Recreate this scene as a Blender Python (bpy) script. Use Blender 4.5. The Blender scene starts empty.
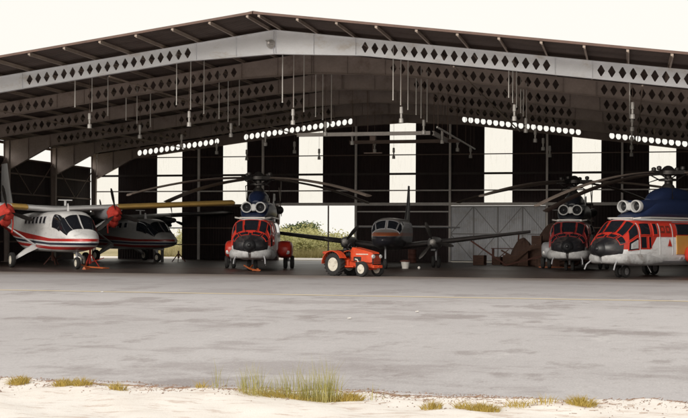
import bpy, math, random
from mathutils import Matrix, Vector
random.seed(7)
RAD = math.radians
scene = bpy.context.scene
col = scene.collection

# ------------------------------------------------------------------ camera
cam_d = bpy.data.cameras.new('camera')
cam_d.sensor_width = 36.0
cam_d.lens = 62.79
cam_d.shift_y = 0.0407
cam_d.clip_start = 0.1
cam_d.clip_end = 6000
cam = bpy.data.objects.new('camera', cam_d)
cam.matrix_world = (Matrix.Translation((0, 0, 1.7)) @ Matrix.Rotation(RAD(13.36), 4, 'Z')
                    @ Matrix.Rotation(RAD(90), 4, 'X') @ Matrix.Rotation(RAD(0.28), 4, 'Z'))
col.objects.link(cam)
scene.camera = cam

# ------------------------------------------------------------------ sky and sun: bright milky overcast
SUN_EL, SUN_AZ = 24.0, 196.0          # azimuth clockwise from +Y
world = bpy.data.worlds.new('World')
scene.world = world
world.use_nodes = True
wn, wl = world.node_tree.nodes, world.node_tree.links
wn.clear()
w_out = wn.new('ShaderNodeOutputWorld')
w_sky = wn.new('ShaderNodeTexSky')
w_sky.sky_type = 'NISHITA'
w_sky.sun_disc = False
w_sky.sun_elevation = RAD(SUN_EL)
w_sky.sun_rotation = RAD(SUN_AZ)
w_sky.dust_density = 6.0
w_bg1 = wn.new('ShaderNodeBackground'); w_bg1.inputs[1].default_value = 0.08
w_bg2 = wn.new('ShaderNodeBackground')
w_bg2.inputs[0].default_value = (1.0, 0.965, 0.89, 1); w_bg2.inputs[1].default_value = 0.69
w_mix = wn.new('ShaderNodeMixShader'); w_mix.inputs[0].default_value = 0.9
wl.new(w_sky.outputs[0], w_bg1.inputs[0])
wl.new(w_bg1.outputs[0], w_mix.inputs[1]); wl.new(w_bg2.outputs[0], w_mix.inputs[2])
wl.new(w_mix.outputs[0], w_out.inputs[0])

sun_d = bpy.data.lights.new('sun', 'SUN')
sun_d.energy = 1.5
sun_d.angle = RAD(35)
sun_d.color = (1.0, 0.95, 0.87)
sun = bpy.data.objects.new('sun', sun_d)
sv = Vector((math.sin(RAD(SUN_AZ)) * math.cos(RAD(SUN_EL)), math.cos(RAD(SUN_AZ)) * math.cos(RAD(SUN_EL)), math.sin(RAD(SUN_EL))))
sun.rotation_euler = sv.to_track_quat('Z', 'Y').to_euler()
sun.location = (-20, -30, 60)
col.objects.link(sun)

vs = scene.view_settings
vs.view_transform = 'Standard'; vs.look = 'None'; vs.gamma = 1.0; vs.exposure = 0.66
vs.use_curve_mapping = False

# ------------------------------------------------------------------ materials
class NT:
    """tiny helper round a node tree"""
    def __init__(s, m):
        s.t = m.node_tree; s.n = s.t.nodes; s.l = s.t.links
    def node(s, kind, **kw):
        nd = s.n.new(kind)
        for k, v in kw.items(): setattr(nd, k, v)
        return nd
    def put(s, sock, v):
        if isinstance(v, (int, float)): sock.default_value = v
        elif isinstance(v, tuple): sock.default_value = v if len(v) != 3 or sock.type == 'VECTOR' else (*v, 1)
        else: s.l.new(v, sock)
    def math(s, op, a, b=0.0, c=None, clamp=False):
        nd = s.node('ShaderNodeMath', operation=op, use_clamp=clamp)
        s.put(nd.inputs[0], a); s.put(nd.inputs[1], b)
        if c is not None: s.put(nd.inputs[2], c)
        return nd.outputs[0]
    def gt(s, a, b): return s.math('GREATER_THAN', a, b)
    def lt(s, a, b): return s.math('LESS_THAN', a, b)
    def mul(s, a, b): return s.math('MULTIPLY', a, b)
    def add(s, a, b): return s.math('ADD', a, b)
    def inv(s, a): return s.math('SUBTRACT', 1.0, a)
    def mix(s, f, a, b, blend='MIX'):
        nd = s.node('ShaderNodeMix', data_type='RGBA', blend_type=blend)
        s.put(nd.inputs[0], f); s.put(nd.inputs[6], a); s.put(nd.inputs[7], b)
        return nd.outputs[2]
    def coord(s, which='Object'): return s.node('ShaderNodeTexCoord').outputs[which]
    def mapping(s, v, scale=(1, 1, 1), rot=(0, 0, 0)):
        nd = s.node('ShaderNodeMapping'); s.put(nd.inputs[0], v)
        nd.inputs['Scale'].default_value = scale; nd.inputs['Rotation'].default_value = rot
        return nd.outputs[0]
    def noise(s, v, scale, detail=5, rough=0.6, out='Fac'):
        nd = s.node('ShaderNodeTexNoise'); s.put(nd.inputs['Vector'], v)
        nd.inputs['Scale'].default_value = scale; nd.inputs['Detail'].default_value = detail; nd.inputs['Roughness'].default_value = rough
        return nd.outputs[out]
    def ramp(s, v, stops):
        nd = s.node('ShaderNodeValToRGB'); s.put(nd.inputs[0], v)
        e = nd.color_ramp.elements
        while len(e) < len(stops): e.new(0.5)
        for q, (p, c) in zip(e, stops):
            q.position = p; q.color = (*c, 1) if len(c) == 3 else c
        return nd.outputs[0]
    def step(s, v, lo, hi):
        nd = s.node('ShaderNodeMapRange'); s.put(nd.inputs[0], v)
        nd.inputs[1].default_value = lo; nd.inputs[2].default_value = hi
        nd.interpolation_type = 'SMOOTHSTEP'
        return nd.outputs[0]
    def xyz(s, v):
        nd = s.node('ShaderNodeSeparateXYZ'); s.put(nd.inputs[0], v)
        return nd.outputs
    def bump(s, h, strength=0.3, dist=0.02):
        nd = s.node('ShaderNodeBump'); s.put(nd.inputs['Height'], h)
        nd.inputs['Strength'].default_value = strength; nd.inputs['Distance'].default_value = dist
        return nd.outputs[0]

def new_mat(name, rough=0.6, metal=0.0):
    m = bpy.data.materials.new(name); m.use_nodes = True
    nt = NT(m)
    b = nt.n['Principled BSDF']
    b.inputs['Roughness'].default_value = rough; b.inputs['Metallic'].default_value = metal
    return m, nt, b

def mat(name, c, rough=0.6, metal=0.0, var=0.25, scale=3.0, dirt=None, bump=0.0, stretch=(1, 1, 1), spec=None):
    """plain painted / worn surface: base colour broken up by two noises"""
    m, nt, b = new_mat(name, rough, metal)
    v = nt.mapping(nt.coord(), stretch)
    n1 = nt.noise(v, scale); n2 = nt.noise(v, scale * 9, 3)
    k = nt.add(nt.mul(n1, 0.7), nt.mul(n2, 0.3))
    lo = tuple(x * (1 - var) for x in c); hi = tuple(min(1, x * (1 + var)) for x in c)
    cc = nt.ramp(k, [(0.3, lo), (0.7, hi)])
    if dirt:
        cc = nt.mix(nt.step(nt.noise(v, scale * 0.6, 8, 0.7), 0.5, 0.72), cc, dirt)
    nt.put(b.inputs['Base Color'], cc)
    nt.put(b.inputs['Roughness'], nt.math('ADD', rough - 0.08, nt.mul(n2, 0.16)))
    if spec is not None: b.inputs['Specular IOR Level'].default_value = spec
    if bump: nt.put(b.inputs['Normal'], nt.bump(k, bump, 0.02))
    return m

M = {}
M['beam_shaded'] = mat('shaded_frame_steel', (0.31, 0.25, 0.225), 0.6, 0.0, 0.25, 1.0, dirt=(0.17, 0.12, 0.10))  # inner frames and columns: interior shade put into a browner copy of the silver
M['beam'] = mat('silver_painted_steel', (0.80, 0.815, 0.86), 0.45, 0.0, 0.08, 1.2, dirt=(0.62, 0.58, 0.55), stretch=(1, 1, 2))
M['purlin'] = mat('weathered_purlin_steel', (0.36, 0.29, 0.245), 0.6, 0.0, 0.3, 0.8)
M['roof'] = mat('brown_roof_sheet', (0.085, 0.062, 0.054), 0.65, 0.0, 0.35, 0.5, dirt=(0.05, 0.03, 0.025), stretch=(1, 3, 1))
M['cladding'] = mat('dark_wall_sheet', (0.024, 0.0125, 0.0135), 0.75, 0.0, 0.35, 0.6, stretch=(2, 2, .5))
M['flashing'] = mat('red_brown_flashing', (0.11, 0.06, 0.045), 0.6, 0, .3, 2)
M['girt_dark'] = mat('dark_girt', (0.035, 0.022, 0.02), 0.6)
M['girt'] = mat('grey_girt', (0.72, 0.68, 0.66), 0.55, 0, .2, 1)
M['girt_brown'] = mat('brown_girt', (0.15, 0.10, 0.08), 0.55, 0, .2, 1)
M['galv'] = mat('galvanised_sheet', (0.78, 0.80, 0.86), 0.55, 0.0, 0.12, 2.0, dirt=(0.62, 0.61, 0.62))
M['galv_frame'] = mat('galvanised_frame', (0.36, 0.35, 0.36), 0.5, 0.0, 0.15, 2.0)
M['rod'] = mat('white_conduit', (0.62, 0.6, 0.57), 0.45, 0, .12, 4)
M['lamp_body'] = mat('enamelled_lamp', (0.48, 0.46, 0.44), 0.35, 0.1, .1, 5)
M['rubber'] = mat('tyre_rubber', (0.018, 0.017, 0.017), 0.85, 0, .3, 8)
M['rim_white'] = mat('white_rim', (0.62, 0.58, 0.50), 0.5, 0, .2, 9, dirt=(.25, .2, .16))
M['rim_grey'] = mat('grey_rim', (0.35, 0.35, 0.36), 0.4, .5)
M['white'] = mat('white_aircraft_paint', (0.74, 0.74, 0.75), 0.3, 0, .06, 1.5)
M['grey_paint'] = mat('grey_aircraft_paint', (0.33, 0.33, 0.35), 0.4, 0, .1, 2)
M['black'] = mat('black_paint', (0.012, 0.012, 0.014), 0.45, 0, .2, 3)
M['dark_metal'] = mat('oily_dark_metal', (0.05, 0.045, 0.043), 0.45, .6, .3, 6)
M['red'] = mat('red_aircraft_paint', (0.50, 0.036, 0.022), 0.32, 0, .1, 2)
M['red_cover'] = mat('red_canvas_cover', (0.55, 0.045, 0.03), 0.8, 0, .25, 9, bump=.4)
M['blue'] = mat('blue_aircraft_paint', (0.012, 0.02, 0.055), 0.35, 0, .15, 2)
M['black_cowl'] = mat('dark_cowling_paint', (0.02, 0.022, 0.03), 0.4, 0, .2, 2)
M['gold'] = mat('gold_door_paint', (0.46, 0.24, 0.06), 0.4, 0, .12, 2)
M['boot'] = mat('ochre_leading_edge', (0.52, 0.33, 0.10), 0.5, 0, .15, 2)
M['float'] = mat('pale_float_fabric', (0.40, 0.40, 0.405), 0.55, 0, .3, 4, bump=.25, dirt=(.2, .18, .17))
M['intake'] = mat('off_white_intake', (0.46, 0.46, 0.46), 0.4, 0, .12, 5)
M['blade'] = mat('rotor_blade_grey', (0.12, 0.095, 0.08), 0.5, 0, .2, 1)
M['orange'] = mat('orange_safety_paint', (0.36, 0.085, 0.02), 0.5, 0, .2, 6)
M['tractor'] = mat('tractor_red_paint', (0.58, 0.065, 0.02), 0.42, 0, .2, 4, dirt=(.22, .05, .03))
M['seat'] = mat('black_vinyl', (0.02, 0.018, 0.018), 0.5)
M['wood'] = mat('old_timber', (0.085, 0.042, 0.028), 0.8, 0, .55, 3, stretch=(1, 6, 6), bump=.3)
M['rust'] = mat('rusty_steel', (0.10, 0.035, 0.025), 0.75, .1, .4, 5, bump=.3)
M['tarp'] = mat('brown_canvas', (0.09, 0.05, 0.038), 0.85, 0, .3, 4, bump=.4)
M['plastic'] = mat('white_plastic', (0.55, 0.53, 0.50), 0.5, 0, .08, 4)
M['trunk'] = mat('bark', (0.10, 0.075, 0.055), 0.9, 0, .3, 6, bump=.5)

def glass_mat(name, tint, rough=0.05):
    m, nt, b = new_mat(name, rough)
    n = nt.noise(nt.coord(), 2.0)
    nt.put(b.inputs['Base Color'], nt.mix(n, tuple(x * .6 for x in tint), tint))
    b.inputs['Specular IOR Level'].default_value = 0.55
    return m
M['glass'] = glass_mat('dark_cockpit_glass', (0.016, 0.018, 0.024))
M['lens'] = glass_mat('lamp_lens', (0.55, 0.55, 0.55), .15)

def leaf_mat(name, c1, c2, trans=0.25):
    m, nt, b = new_mat(name, 0.7)
    n = nt.noise(nt.coord(), 1.7, 4)
    cc = nt.ramp(n, [(0.35, c1), (0.65, c2)])
    nt.put(b.inputs['Base Color'], cc)
    tr = nt.node('ShaderNodeBsdfTranslucent'); nt.put(tr.inputs[0], cc)
    mx = nt.node('ShaderNodeMixShader'); mx.inputs[0].default_value = trans
    nt.l.new(b.outputs[0], mx.inputs[1]); nt.l.new(tr.outputs[0], mx.inputs[2])
    nt.l.new(mx.outputs[0], nt.n['Material Output'].inputs[0])
    return m
M['leaf'] = leaf_mat('shrub_leaf', (0.30, 0.30, 0.11), (0.50, 0.47, 0.22))
M['leaf_dark'] = leaf_mat('tree_leaf', (0.05, 0.075, 0.03), (0.10, 0.13, 0.05))
M['straw'] = leaf_mat('dry_field_grass', (0.27, 0.23, 0.09), (0.42, 0.36, 0.17), .3)
M['grass_tall'] = leaf_mat('tall_grass_blade', (0.26, 0.25, 0.06), (0.52, 0.46, 0.18), .3)
M['grass_low'] = leaf_mat('ochre_grass_blade', (0.34, 0.24, 0.04), (0.56, 0.43, 0.12), .3)

def translucent_mat():
    m, nt, b = new_mat('milky_fibreglass_sheet', 0.5)
    v = nt.coord()
    cc = nt.ramp(nt.noise(nt.mapping(v, (3, 3, .6)), 1.2), [(0.3, (0.80, 0.76, 0.68)), (0.7, (0.88, 0.86, 0.80))])
    tl = nt.node('ShaderNodeBsdfTranslucent'); nt.put(tl.inputs[0], cc)
    tp = nt.node('ShaderNodeBsdfTransparent'); nt.put(tp.inputs[0], (1.0, 0.99, 0.97))
    mx = nt.node('ShaderNodeMixShader'); nt.put(mx.inputs[0], nt.math('SUBTRACT', 0.96, nt.mul(nt.step(nt.noise(nt.mapping(v, (5, 5, .8)), 1.0, 6, .7), .5, .8), .12)))
    nt.l.new(tl.outputs[0], mx.inputs[1]); nt.l.new(tp.outputs[0], mx.inputs[2])
    nt.l.new(mx.outputs[0], nt.n['Material Output'].inputs[0])
    return m
M['fibreglass'] = translucent_mat()

def apron_mat():
    m, nt, b = new_mat('weathered_apron', 0.8)
    P = nt.coord(); s = nt.xyz(P)
    big = nt.noise(nt.mapping(P, (0.10, 0.07, 1)), 1.0, 6, 0.62)
    str1 = nt.noise(nt.mapping(P, (0.20, 0.26, 1), (0, 0, RAD(12))), 1.0, 10, 0.72)
    patch = nt.noise(nt.mapping(P, (0.34, 0.20, 1), (0, 0, RAD(-9))), 1.3, 9, 0.7)
    dab = nt.noise(nt.mapping(P, (0.8, 0.42, 1)), 1.0, 8, 0.75)
    fine = nt.noise(nt.mapping(P, (5.0, 2.2, 1)), 1.0, 7, 0.78)
    grit = nt.noise(nt.mapping(P, (34, 14, 1)), 1.0, 4, 0.75)
    c = nt.ramp(nt.add(nt.mul(big, 0.55), nt.mul(fine, 0.45)), [(0.34, (0.34, 0.318, 0.323)), (0.64, (0.49, 0.468, 0.476))])
    c = nt.mix(nt.mul(nt.step(str1, 0.50, 0.59), 0.55), c, (0.25, 0.22, 0.22))
    c = nt.mix(nt.mul(nt.step(patch, 0.54, 0.61), 0.62), c, (0.23, 0.20, 0.197))
    c = nt.mix(nt.mul(nt.step(dab, 0.55, 0.66), 0.5), c, (0.23, 0.20, 0.195))
    c = nt.mix(nt.mul(nt.step(dab, 0.40, 0.32), 0.35), c, (0.60, 0.58, 0.575))
    c = nt.mix(nt.mul(nt.step(fine, 0.54, 0.66), 0.35), c, (0.25, 0.225, 0.22))
    c = nt.mix(nt.mul(nt.step(grit, 0.54, 0.66), 0.40), c, (0.22, 0.195, 0.19))
    c = nt.mix(nt.mul(nt.step(grit, 0.44, 0.34), 0.35), c, (0.66, 0.64, 0.63))
    # oily, trafficked strip nearer the hangar, then a brown band of painted shading
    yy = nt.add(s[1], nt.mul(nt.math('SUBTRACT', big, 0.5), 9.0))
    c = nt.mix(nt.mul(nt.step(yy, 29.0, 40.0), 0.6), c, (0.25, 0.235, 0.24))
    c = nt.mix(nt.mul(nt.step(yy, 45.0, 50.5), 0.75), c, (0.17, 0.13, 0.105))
    nt.put(b.inputs['Base Color'], c)
    nt.put(b.inputs['Normal'], nt.bump(nt.add(nt.mul(grit, .6), fine), 0.35, 0.012))
    return m
def floor_mat():
    m, nt, b = new_mat('oil_stained_floor', 0.7)
    P = nt.coord()
    n = nt.noise(nt.mapping(P, (.25, .6, 1)), 1.0, 7, .65)
    c = nt.ramp(n, [(0.35, (0.03, 0.02, 0.017)), (0.65, (0.065, 0.045, 0.038))])
    nt.put(b.inputs['Base Color'], c)
    nt.put(b.inputs['Roughness'], nt.math('ADD', .28, nt.mul(n, .3)))
    return m
def sand_mat():
    m, nt, b = new_mat('pale_sand', 0.95)
    P = nt.coord()
    a = nt.noise(P, 1.6, 7, .7); f = nt.noise(P, 60, 4, .7); t = nt.noise(nt.mapping(P, (1.0, 3.2, 1)), 2.2, 8, .75)
    c = nt.ramp(nt.add(nt.mul(a, .6), nt.mul(f, .4)), [(0.3, (0.70, 0.64, 0.585)), (0.65, (0.84, 0.80, 0.76))])
    c = nt.mix(nt.mul(nt.step(t, .52, .62), .6), c, (0.50, 0.37, 0.30))
    nt.put(b.inputs['Base Color'], c)
    nt.put(b.inputs['Normal'], nt.bump(nt.add(a, f), .5, .02))
    return m
def ground_mat():
    m, nt, b = new_mat('dry_scrub_ground', 0.95)
    P = nt.coord()
    a = nt.noise(P, .09, 8, .65); f = nt.noise(P, 2.5, 6, .7)
    c = nt.ramp(nt.add(nt.mul(a, .6), nt.mul(f, .4)), [(0.36, (0.20, 0.18, 0.07)), (0.5, (0.36, 0.30, 0.15)), (0.64, (0.55, 0.47, 0.35))])
    nt.put(b.inputs['Base Color'], c)
    nt.put(b.inputs['Normal'], nt.bump(f, .6, .1))
    return m
def line_mat():
    m, nt, b = new_mat('faded_yellow_line', 0.8)
    P = nt.coord()
    w = nt.noise(nt.mapping(P, (.5, 3, 1)), 2.0, 8, .75)
    c = nt.mix(nt.step(w, .48, .66), (0.62, 0.51, 0.32), (0.48, 0.43, 0.39))
    nt.put(b.inputs['Base Color'], c)
    return m
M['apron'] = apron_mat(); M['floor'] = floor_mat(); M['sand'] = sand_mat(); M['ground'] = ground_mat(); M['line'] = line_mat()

# ------------------------------------------------------------------ mesh helpers
class MB:
    def __init__(s): s.v = []; s.f = []
    def add(s, vs_, fs):
        o = len(s.v); s.v += [tuple(p) for p in vs_]; s.f += [tuple(i + o for i in q) for q in fs]; return s
    def box(s, x0, x1, y0, y1, z0, z1):
        return s.add([(x0, y0, z0), (x1, y0, z0), (x1, y1, z0), (x0, y1, z0), (x0, y0, z1), (x1, y0, z1), (x1, y1, z1), (x0, y1, z1)],
                     [(0, 3, 2, 1), (4, 5, 6, 7), (0, 1, 5, 4), (1, 2, 6, 5), (2, 3, 7, 6), (3, 0, 4, 7)])
    def bevbox(s, x0, x1, y0, y1, z0, z1, r=.03):
        """box with all edges chamfered"""
        rings = []
        for z, i in ((z0, r), (z0 + r, 0), (z1 - r, 0), (z1, r)):
            a, b, c, d = x0 + i, x1 - i, y0 + i, y1 - i
            q = r * .7
            rings.append([(a + q, c, z), (b - q, c, z), (b, c + q, z), (b, d - q, z), (b - q, d, z), (a + q, d, z), (a, d - q, z), (a, c + q, z)])
        return s.loft(rings)
    def loft(s, rings, caps=True, closed=True):
        o = len(s.v); n = len(rings[0])
        for r in rings: s.v += [tuple(p) for p in r]
        for i in range(len(rings) - 1):
            for j in range(n if closed else n - 1):
                k = (j + 1) % n
                s.f.append((o + i * n + j, o + i * n + k, o + (i + 1) * n + k, o + (i + 1) * n + j))
        if caps and closed:
            s.f.append(tuple(o + j for j in range(n))[::-1])
            s.f.append(tuple(o + (len(rings) - 1) * n + j for j in range(n)))
        return s
    def tube(s, pts, rad, n=8):
        pts = [Vector(p) for p in pts]
        if not isinstance(rad, (list, tuple)): rad = [rad] * len(pts)
        rings = []
        for i, p in enumerate(pts):
            d = (pts[min(i + 1, len(pts) - 1)] - pts[max(i - 1, 0)]).normalized()
            a = d.cross(Vector((0, 0, 1)))
            if a.length < .05: a = d.cross(Vector((1, 0, 0)))
            a.normalize(); b = d.cross(a)
            rings.append([p + (a * math.cos(t) + b * math.sin(t)) * rad[i] for t in [2 * math.pi * k / n for k in range(n)]])
        return s.loft(rings)
    def bar(s, p, q, w, h):
        p, q = Vector(p), Vector(q); d = (q - p).normalized()
        a = d.cross(Vector((0, 0, 1)))
        if a.length < .05: a = Vector((1, 0, 0))
        a.normalize(); b = a.cross(d)
        return s.loft([[c - a * w / 2 - b * h / 2, c + a * w / 2 - b * h / 2, c + a * w / 2 + b * h / 2, c - a * w / 2 + b * h / 2] for c in (p, q)])
    def lathe(s, prof, c, axis='z', n=20, caps=True):
        """prof: (radius, height along axis)"""
        rings = []
        for r, h in prof:
            ring = []
            for k in range(n):
                t = 2 * math.pi * k / n; u, w = r * math.cos(t), r * math.sin(t)
                ring.append({'z': (c[0] + u, c[1] + w, c[2] + h), 'y': (c[0] + u, c[1] + h, c[2] + w), 'x': (c[0] + h, c[1] + u, c[2] + w)}[axis])
            rings.append(ring)
        return s.loft(rings, caps)
    def ellipsoid(s, c, r, n=16, m=10, fn=None):
        rings = []
        for i in range(m + 1):
            ph = -math.pi / 2 + math.pi * i / m
            rr = max(math.cos(ph), .02)
            ring = []
            for k in range(n):
                t = 2 * math.pi * k / n
                d = (rr * math.cos(t), rr * math.sin(t), math.sin(ph))
                g = 1 + (fn(*d) if fn else 0)
                ring.append((c[0] + r[0] * d[0] * g, c[1] + r[1] * d[1] * g, c[2] + r[2] * d[2] * g))
            rings.append(ring)
        return s.loft(rings)
    def mesh(s, name, m, smooth=True, angle=40):
        me = bpy.data.meshes.new(name)
        me.from_pydata(s.v, [], s.f); me.update()
        if m is not None: me.materials.append(m)
        if smooth:
            me.polygons.foreach_set('use_smooth', [True] * len(me.polygons))
            me.set_sharp_from_angle(angle=RAD(angle))
        return me
    def build(s, name, m, parent=None, smooth=True, angle=40):
        import bmesh
        me = s.mesh(name, m, False)
        bm = bmesh.new(); bm.from_mesh(me); bmesh.ops.recalc_face_normals(bm, faces=bm.faces); bm.to_mesh(me); bm.free()
        if smooth:
            me.polygons.foreach_set('use_smooth', [True] * len(me.polygons))
            me.set_sharp_from_angle(angle=RAD(angle))
        o = bpy.data.objects.new(name, me); col.objects.link(o)
        if parent: o.parent = parent
        return o

def tag(o, label=None, cat=None, group=None, kind=None):
    if label: o['label'] = label
    if cat: o['category'] = cat
    if group: o['group'] = group
    if kind: o['kind'] = kind
    return o
def thing(name, label, cat, loc=(0, 0, 0), rz=0.0, group=None, scale=1.0):
    o = bpy.data.objects.new(name, None); col.objects.link(o)
    o.location = loc; o.rotation_euler = (0, 0, rz); o.scale = (scale,) * 3
    o.empty_display_size = .3
    return tag(o, label, cat, group)
def share(o, parent, loc=(0, 0, 0), rz=0):
    c = o.copy(); col.objects.link(c); c.parent = parent; c.location = loc; c.rotation_euler = (0, 0, rz); return c

# ------------------------------------------------------------------ the ground
def sheet(name, x0, x1, y0, y1, z, m):
    o = MB().add([(x0, y0, z), (x1, y0, z), (x1, y1, z), (x0, y1, z)], [(0, 1, 2, 3)]).build(name, m, None, False)
    return tag(o, kind='structure')
sheet('ground', -3000, 3000, -3000, 3000, 0.0, M['ground'])

ra = random.Random(3)
XS = [-130 + i * .5 for i in range(0, 200)] + [-30 + i * .09 for i in range(0, 440)] + [9.6 + i * .5 for i in range(0, 240)]
def edge_y(x): return 12.72 - .012 * x * 0.4 + .07 * math.sin(x * 1.7) + .05 * math.sin(x * 4.3 + 1) + .03 * math.sin(x * 11.1)
ab = MB(); n = len(XS)
near = [(x, edge_y(x) + ra.uniform(-.02, .02), .02) for x in XS]
ab.v = near + [(x, p[1] - .03, -.01) for x, p in zip(XS, near)] + [(x, 50.5, .02) for x in XS]
for i in range(n - 1):
    ab.f += [(i, i + 1, 2 * n + i + 1, 2 * n + i), (n + i, n + i + 1, i + 1, i)]
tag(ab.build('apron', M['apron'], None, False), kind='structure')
sheet('hangar_floor', -38.9, 8.9, 50.5, 82.3, .02, M['floor'])
sheet('back_track', -130, 60, 84.0, 92.5, .012, M['sand'])

def h_sand(x, y):
    return (.035 + .03 * math.sin(x * 1.3 + y * .9) * math.sin(y * 1.9 - x * .4) + .018 * math.sin(x * 3.7 + 1) * math.sin(y * 4.1) + .008 * math.sin(x * 9 + y * 7))
sb = MB(); NX, NY = 220, 60
for j in range(NY + 1):
    for i in range(NX + 1):
        x = -13 + 26 * i / NX; y = 6.0 + 7.1 * j / NY
        e = edge_y(x); k = max(0, min(1, (e + .12 - y) / .55))
        z = h_sand(x, y) * k + .024 * k - .02 * (1 - k) + ra.uniform(-.004, .004)
        sb.v.append((x, y, z))
for j in range(NY):
    for i in range(NX):
        a = j * (NX + 1) + i; sb.f.append((a, a + 1, a + NX + 2, a + NX + 1))
tag(sb.build('sand_verge', M['sand'], None, True, 80), kind='structure')
sheet('sand_ground', -130, 130, -40, 6.3, .006, M['sand'])

tag(MB().add([(-130, 33.25, .026), (130, 33.25, .026), (130, 33.58, .026), (-130, 33.58, .026)], [(0, 1, 2, 3)]).build('yellow_line', M['line'], None, False), kind='structure')

# ------------------------------------------------------------------ the hangar
XA, XL, XR = -15.0, -38.4, 8.4                  # apex, left and right column lines
FR = [50 + 6.37 * i for i in range(6)]          # six frames
YB = FR[5]
SL = 0.128
def roof_z(d): return 10.85 - SL * d
def beam_top(d): return 10.67 - SL * d
def beam_bot(d):
    if d < 4: return 9.62 - .19 * d / 4 + (0)
    b = 9.87 - SL * d + .07
    if d > 20.3: b -= (d - 20.3) * .38
    return b
hangar = thing('hangar', 'open fronted steel aircraft hangar with low gable roof and silver castellated beams', 'hangar', (XA, 50, 0))
def hp(b, name, m, **k):
    o = b.build(name, m, None, **k)
    o.parent = hangar; o.location = (-XA, -50, 0); return o

# --- castellated rafter frame, one mesh shared by the six frames (built about y = 0)
def frame_mesh(round_holes=False):
    b = MB(); T = .022; pit = .425
    def P(sd, d, w, y):                                  # w in -1..1 between bottom and top of the beam
        zt, zb = beam_top(d) - .02, beam_bot(d) + .02
        return (XA + sd * d, y, (zt + zb) / 2 + w * (zt - zb) / 2)
    def plate(sd, d0, d1):
        q = [P(sd, d0, -1, -T), P(sd, d1, -1, -T), P(sd, d1, 1, -T), P(sd, d0, 1, -T), P(sd, d0, -1, T), P(sd, d1, -1, T), P(sd, d1, 1, T), P(sd, d0, 1, T)]
        b.add(q, [(0, 1, 2, 3), (7, 6, 5, 4)])
    def cell(sd, d0, d1):
        c = (d0 + d1) / 2; hw = .155; g = .022
        D = [(d0, 1), (c, 1), (d1, 1), (d1, 0), (d1, -1), (c, -1), (d0, -1), (d0, 0)]
        Hh = [(c - g, .66), (c + g, .66), (c + hw, 0), (c + g, -.66), (c - g, -.66), (c - hw, 0)]
        if round_holes:
            hh = .40; N = 12; out, inn = [], []
            for k in range(N):
                a = 2 * math.pi * k / N; u, v = math.cos(a), math.sin(a)
                if k in (2, 4, 8, 10): out.append((c + math.copysign(pit / 2, u), math.copysign(1, v)))
                elif k in (3, 9): out.append((c, math.copysign(1, v)))
                else: out.append((c + math.copysign(pit / 2, u), v * .577 / .5 * .5))
                inn.append((c + .172 * u, .60 * v))
            for y in (-T, T): b.add([P(sd, d, w, y) for d, w in out + inn], [(k, (k + 1) % N, (k + 1) % N + N, k + N) for k in range(N)])
            b.add([P(sd, d, w, -T) for d, w in inn] + [P(sd, d, w, T) for d, w in inn], [(k, (k + 1) % N, (k + 1) % N + N, k + N) for k in range(N)])
            return
        fs = [(0, 1, 8), (1, 9, 8), (1, 2, 9), (2, 3, 10, 9), (3, 4, 11, 10), (4, 5, 11), (5, 12, 11), (5, 6, 12), (6, 7, 13, 12), (7, 0, 8, 13)]
        for y in (-T, T): b.add([P(sd, d, w, y) for d, w in D + Hh], fs)
        ring = [P(sd, d, w, -T) for d, w in Hh] + [P(sd, d, w, T) for d, w in Hh]
        b.add(ring, [(i, (i + 1) % 6, (i + 1) % 6 + 6, i + 6) for i in range(6)])
    pit = .425
    for sd in (-1, 1):
        for i in range(8): plate(sd, 3.8 * i / 8, 3.8 * (i + 1) / 8)
        d = 3.8
        for i in range(19): cell(sd, d, d + pit); d += pit
        plate(sd, d, 13.65); d = 13.65
        for i in range(15): cell(sd, d, d + pit); d += pit
        e = d
        for i in range(5): plate(sd, e + (23.15 - e) * i / 5, e + (23.15 - e) * (i + 1) / 5)
        # flanges
        N = 60
        for fz, s_, hw in ((beam_top, -1, .11), (beam_bot, 1, .11)):
            rows = []
            for i in range(N + 1):
                d = .0 + 23.15 * i / N; z = fz(d); x = XA + sd * d
                z0, z1 = (z - .022, z) if s_ < 0 else (z, z + .022)
                rows.append([(x, -hw, z0), (x, hw, z0), (x, hw, z1), (x, -hw, z1)])
            b.loft(rows)
        # web stiffeners in the solid parts
        for d in (0.05, 1.75, 3.6, 12.0, 13.5, 20.4, 21.9):
            z0, z1 = beam_bot(d) + .022, beam_top(d) - .022; x = XA + sd * d
            for y in (-1, 1): b.box(x - .008, x + .008, min(y * T, y * .09), max(y * T, y * .09), z0, z1)
    return b
fb = frame_mesh()
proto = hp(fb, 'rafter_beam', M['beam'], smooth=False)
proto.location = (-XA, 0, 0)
inner = hp(fb, 'rafter_beam', M['beam_shaded'], smooth=False)
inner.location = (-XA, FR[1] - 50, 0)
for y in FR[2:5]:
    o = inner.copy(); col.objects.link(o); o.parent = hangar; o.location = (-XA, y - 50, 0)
o = hp(frame_mesh(True), 'rafter_beam', M['beam_shaded'], smooth=False); o.location = (-XA, YB - 50, 0)
for sd in (-1, 1):
    b = MB(); b.loft([[(XA + sd * d, 81.93, beam_top(d) - .01), (XA + sd * d, 81.96, beam_top(d) - .01), (XA + sd * d, 81.96, roof_z(d) - .015), (XA + sd * d, 81.93, roof_z(d) - .015)] for d in (0.01, 23.6)])
    hp(b, 'closure_strip', M['girt_dark'], smooth=False)
# horn loudspeaker-like floodlight bracket at the apex of the front beam
fl = MB(); fl.lathe([(.05, .0), (.06, .12), (.19, .34), (.2, .36), (.17, .34)], (-15.15, 49.52, 10.05), 'y', 16)
fl.bar((-15.15, 49.97, 10.05), (-15.15, 49.8, 10.05), .08, .08); fl.bar((-15.4, 49.95, 10.22), (-15.0, 49.7, 9.95), .03, .05)
hp(fl, 'floodlight', M['lamp_body'])

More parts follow.
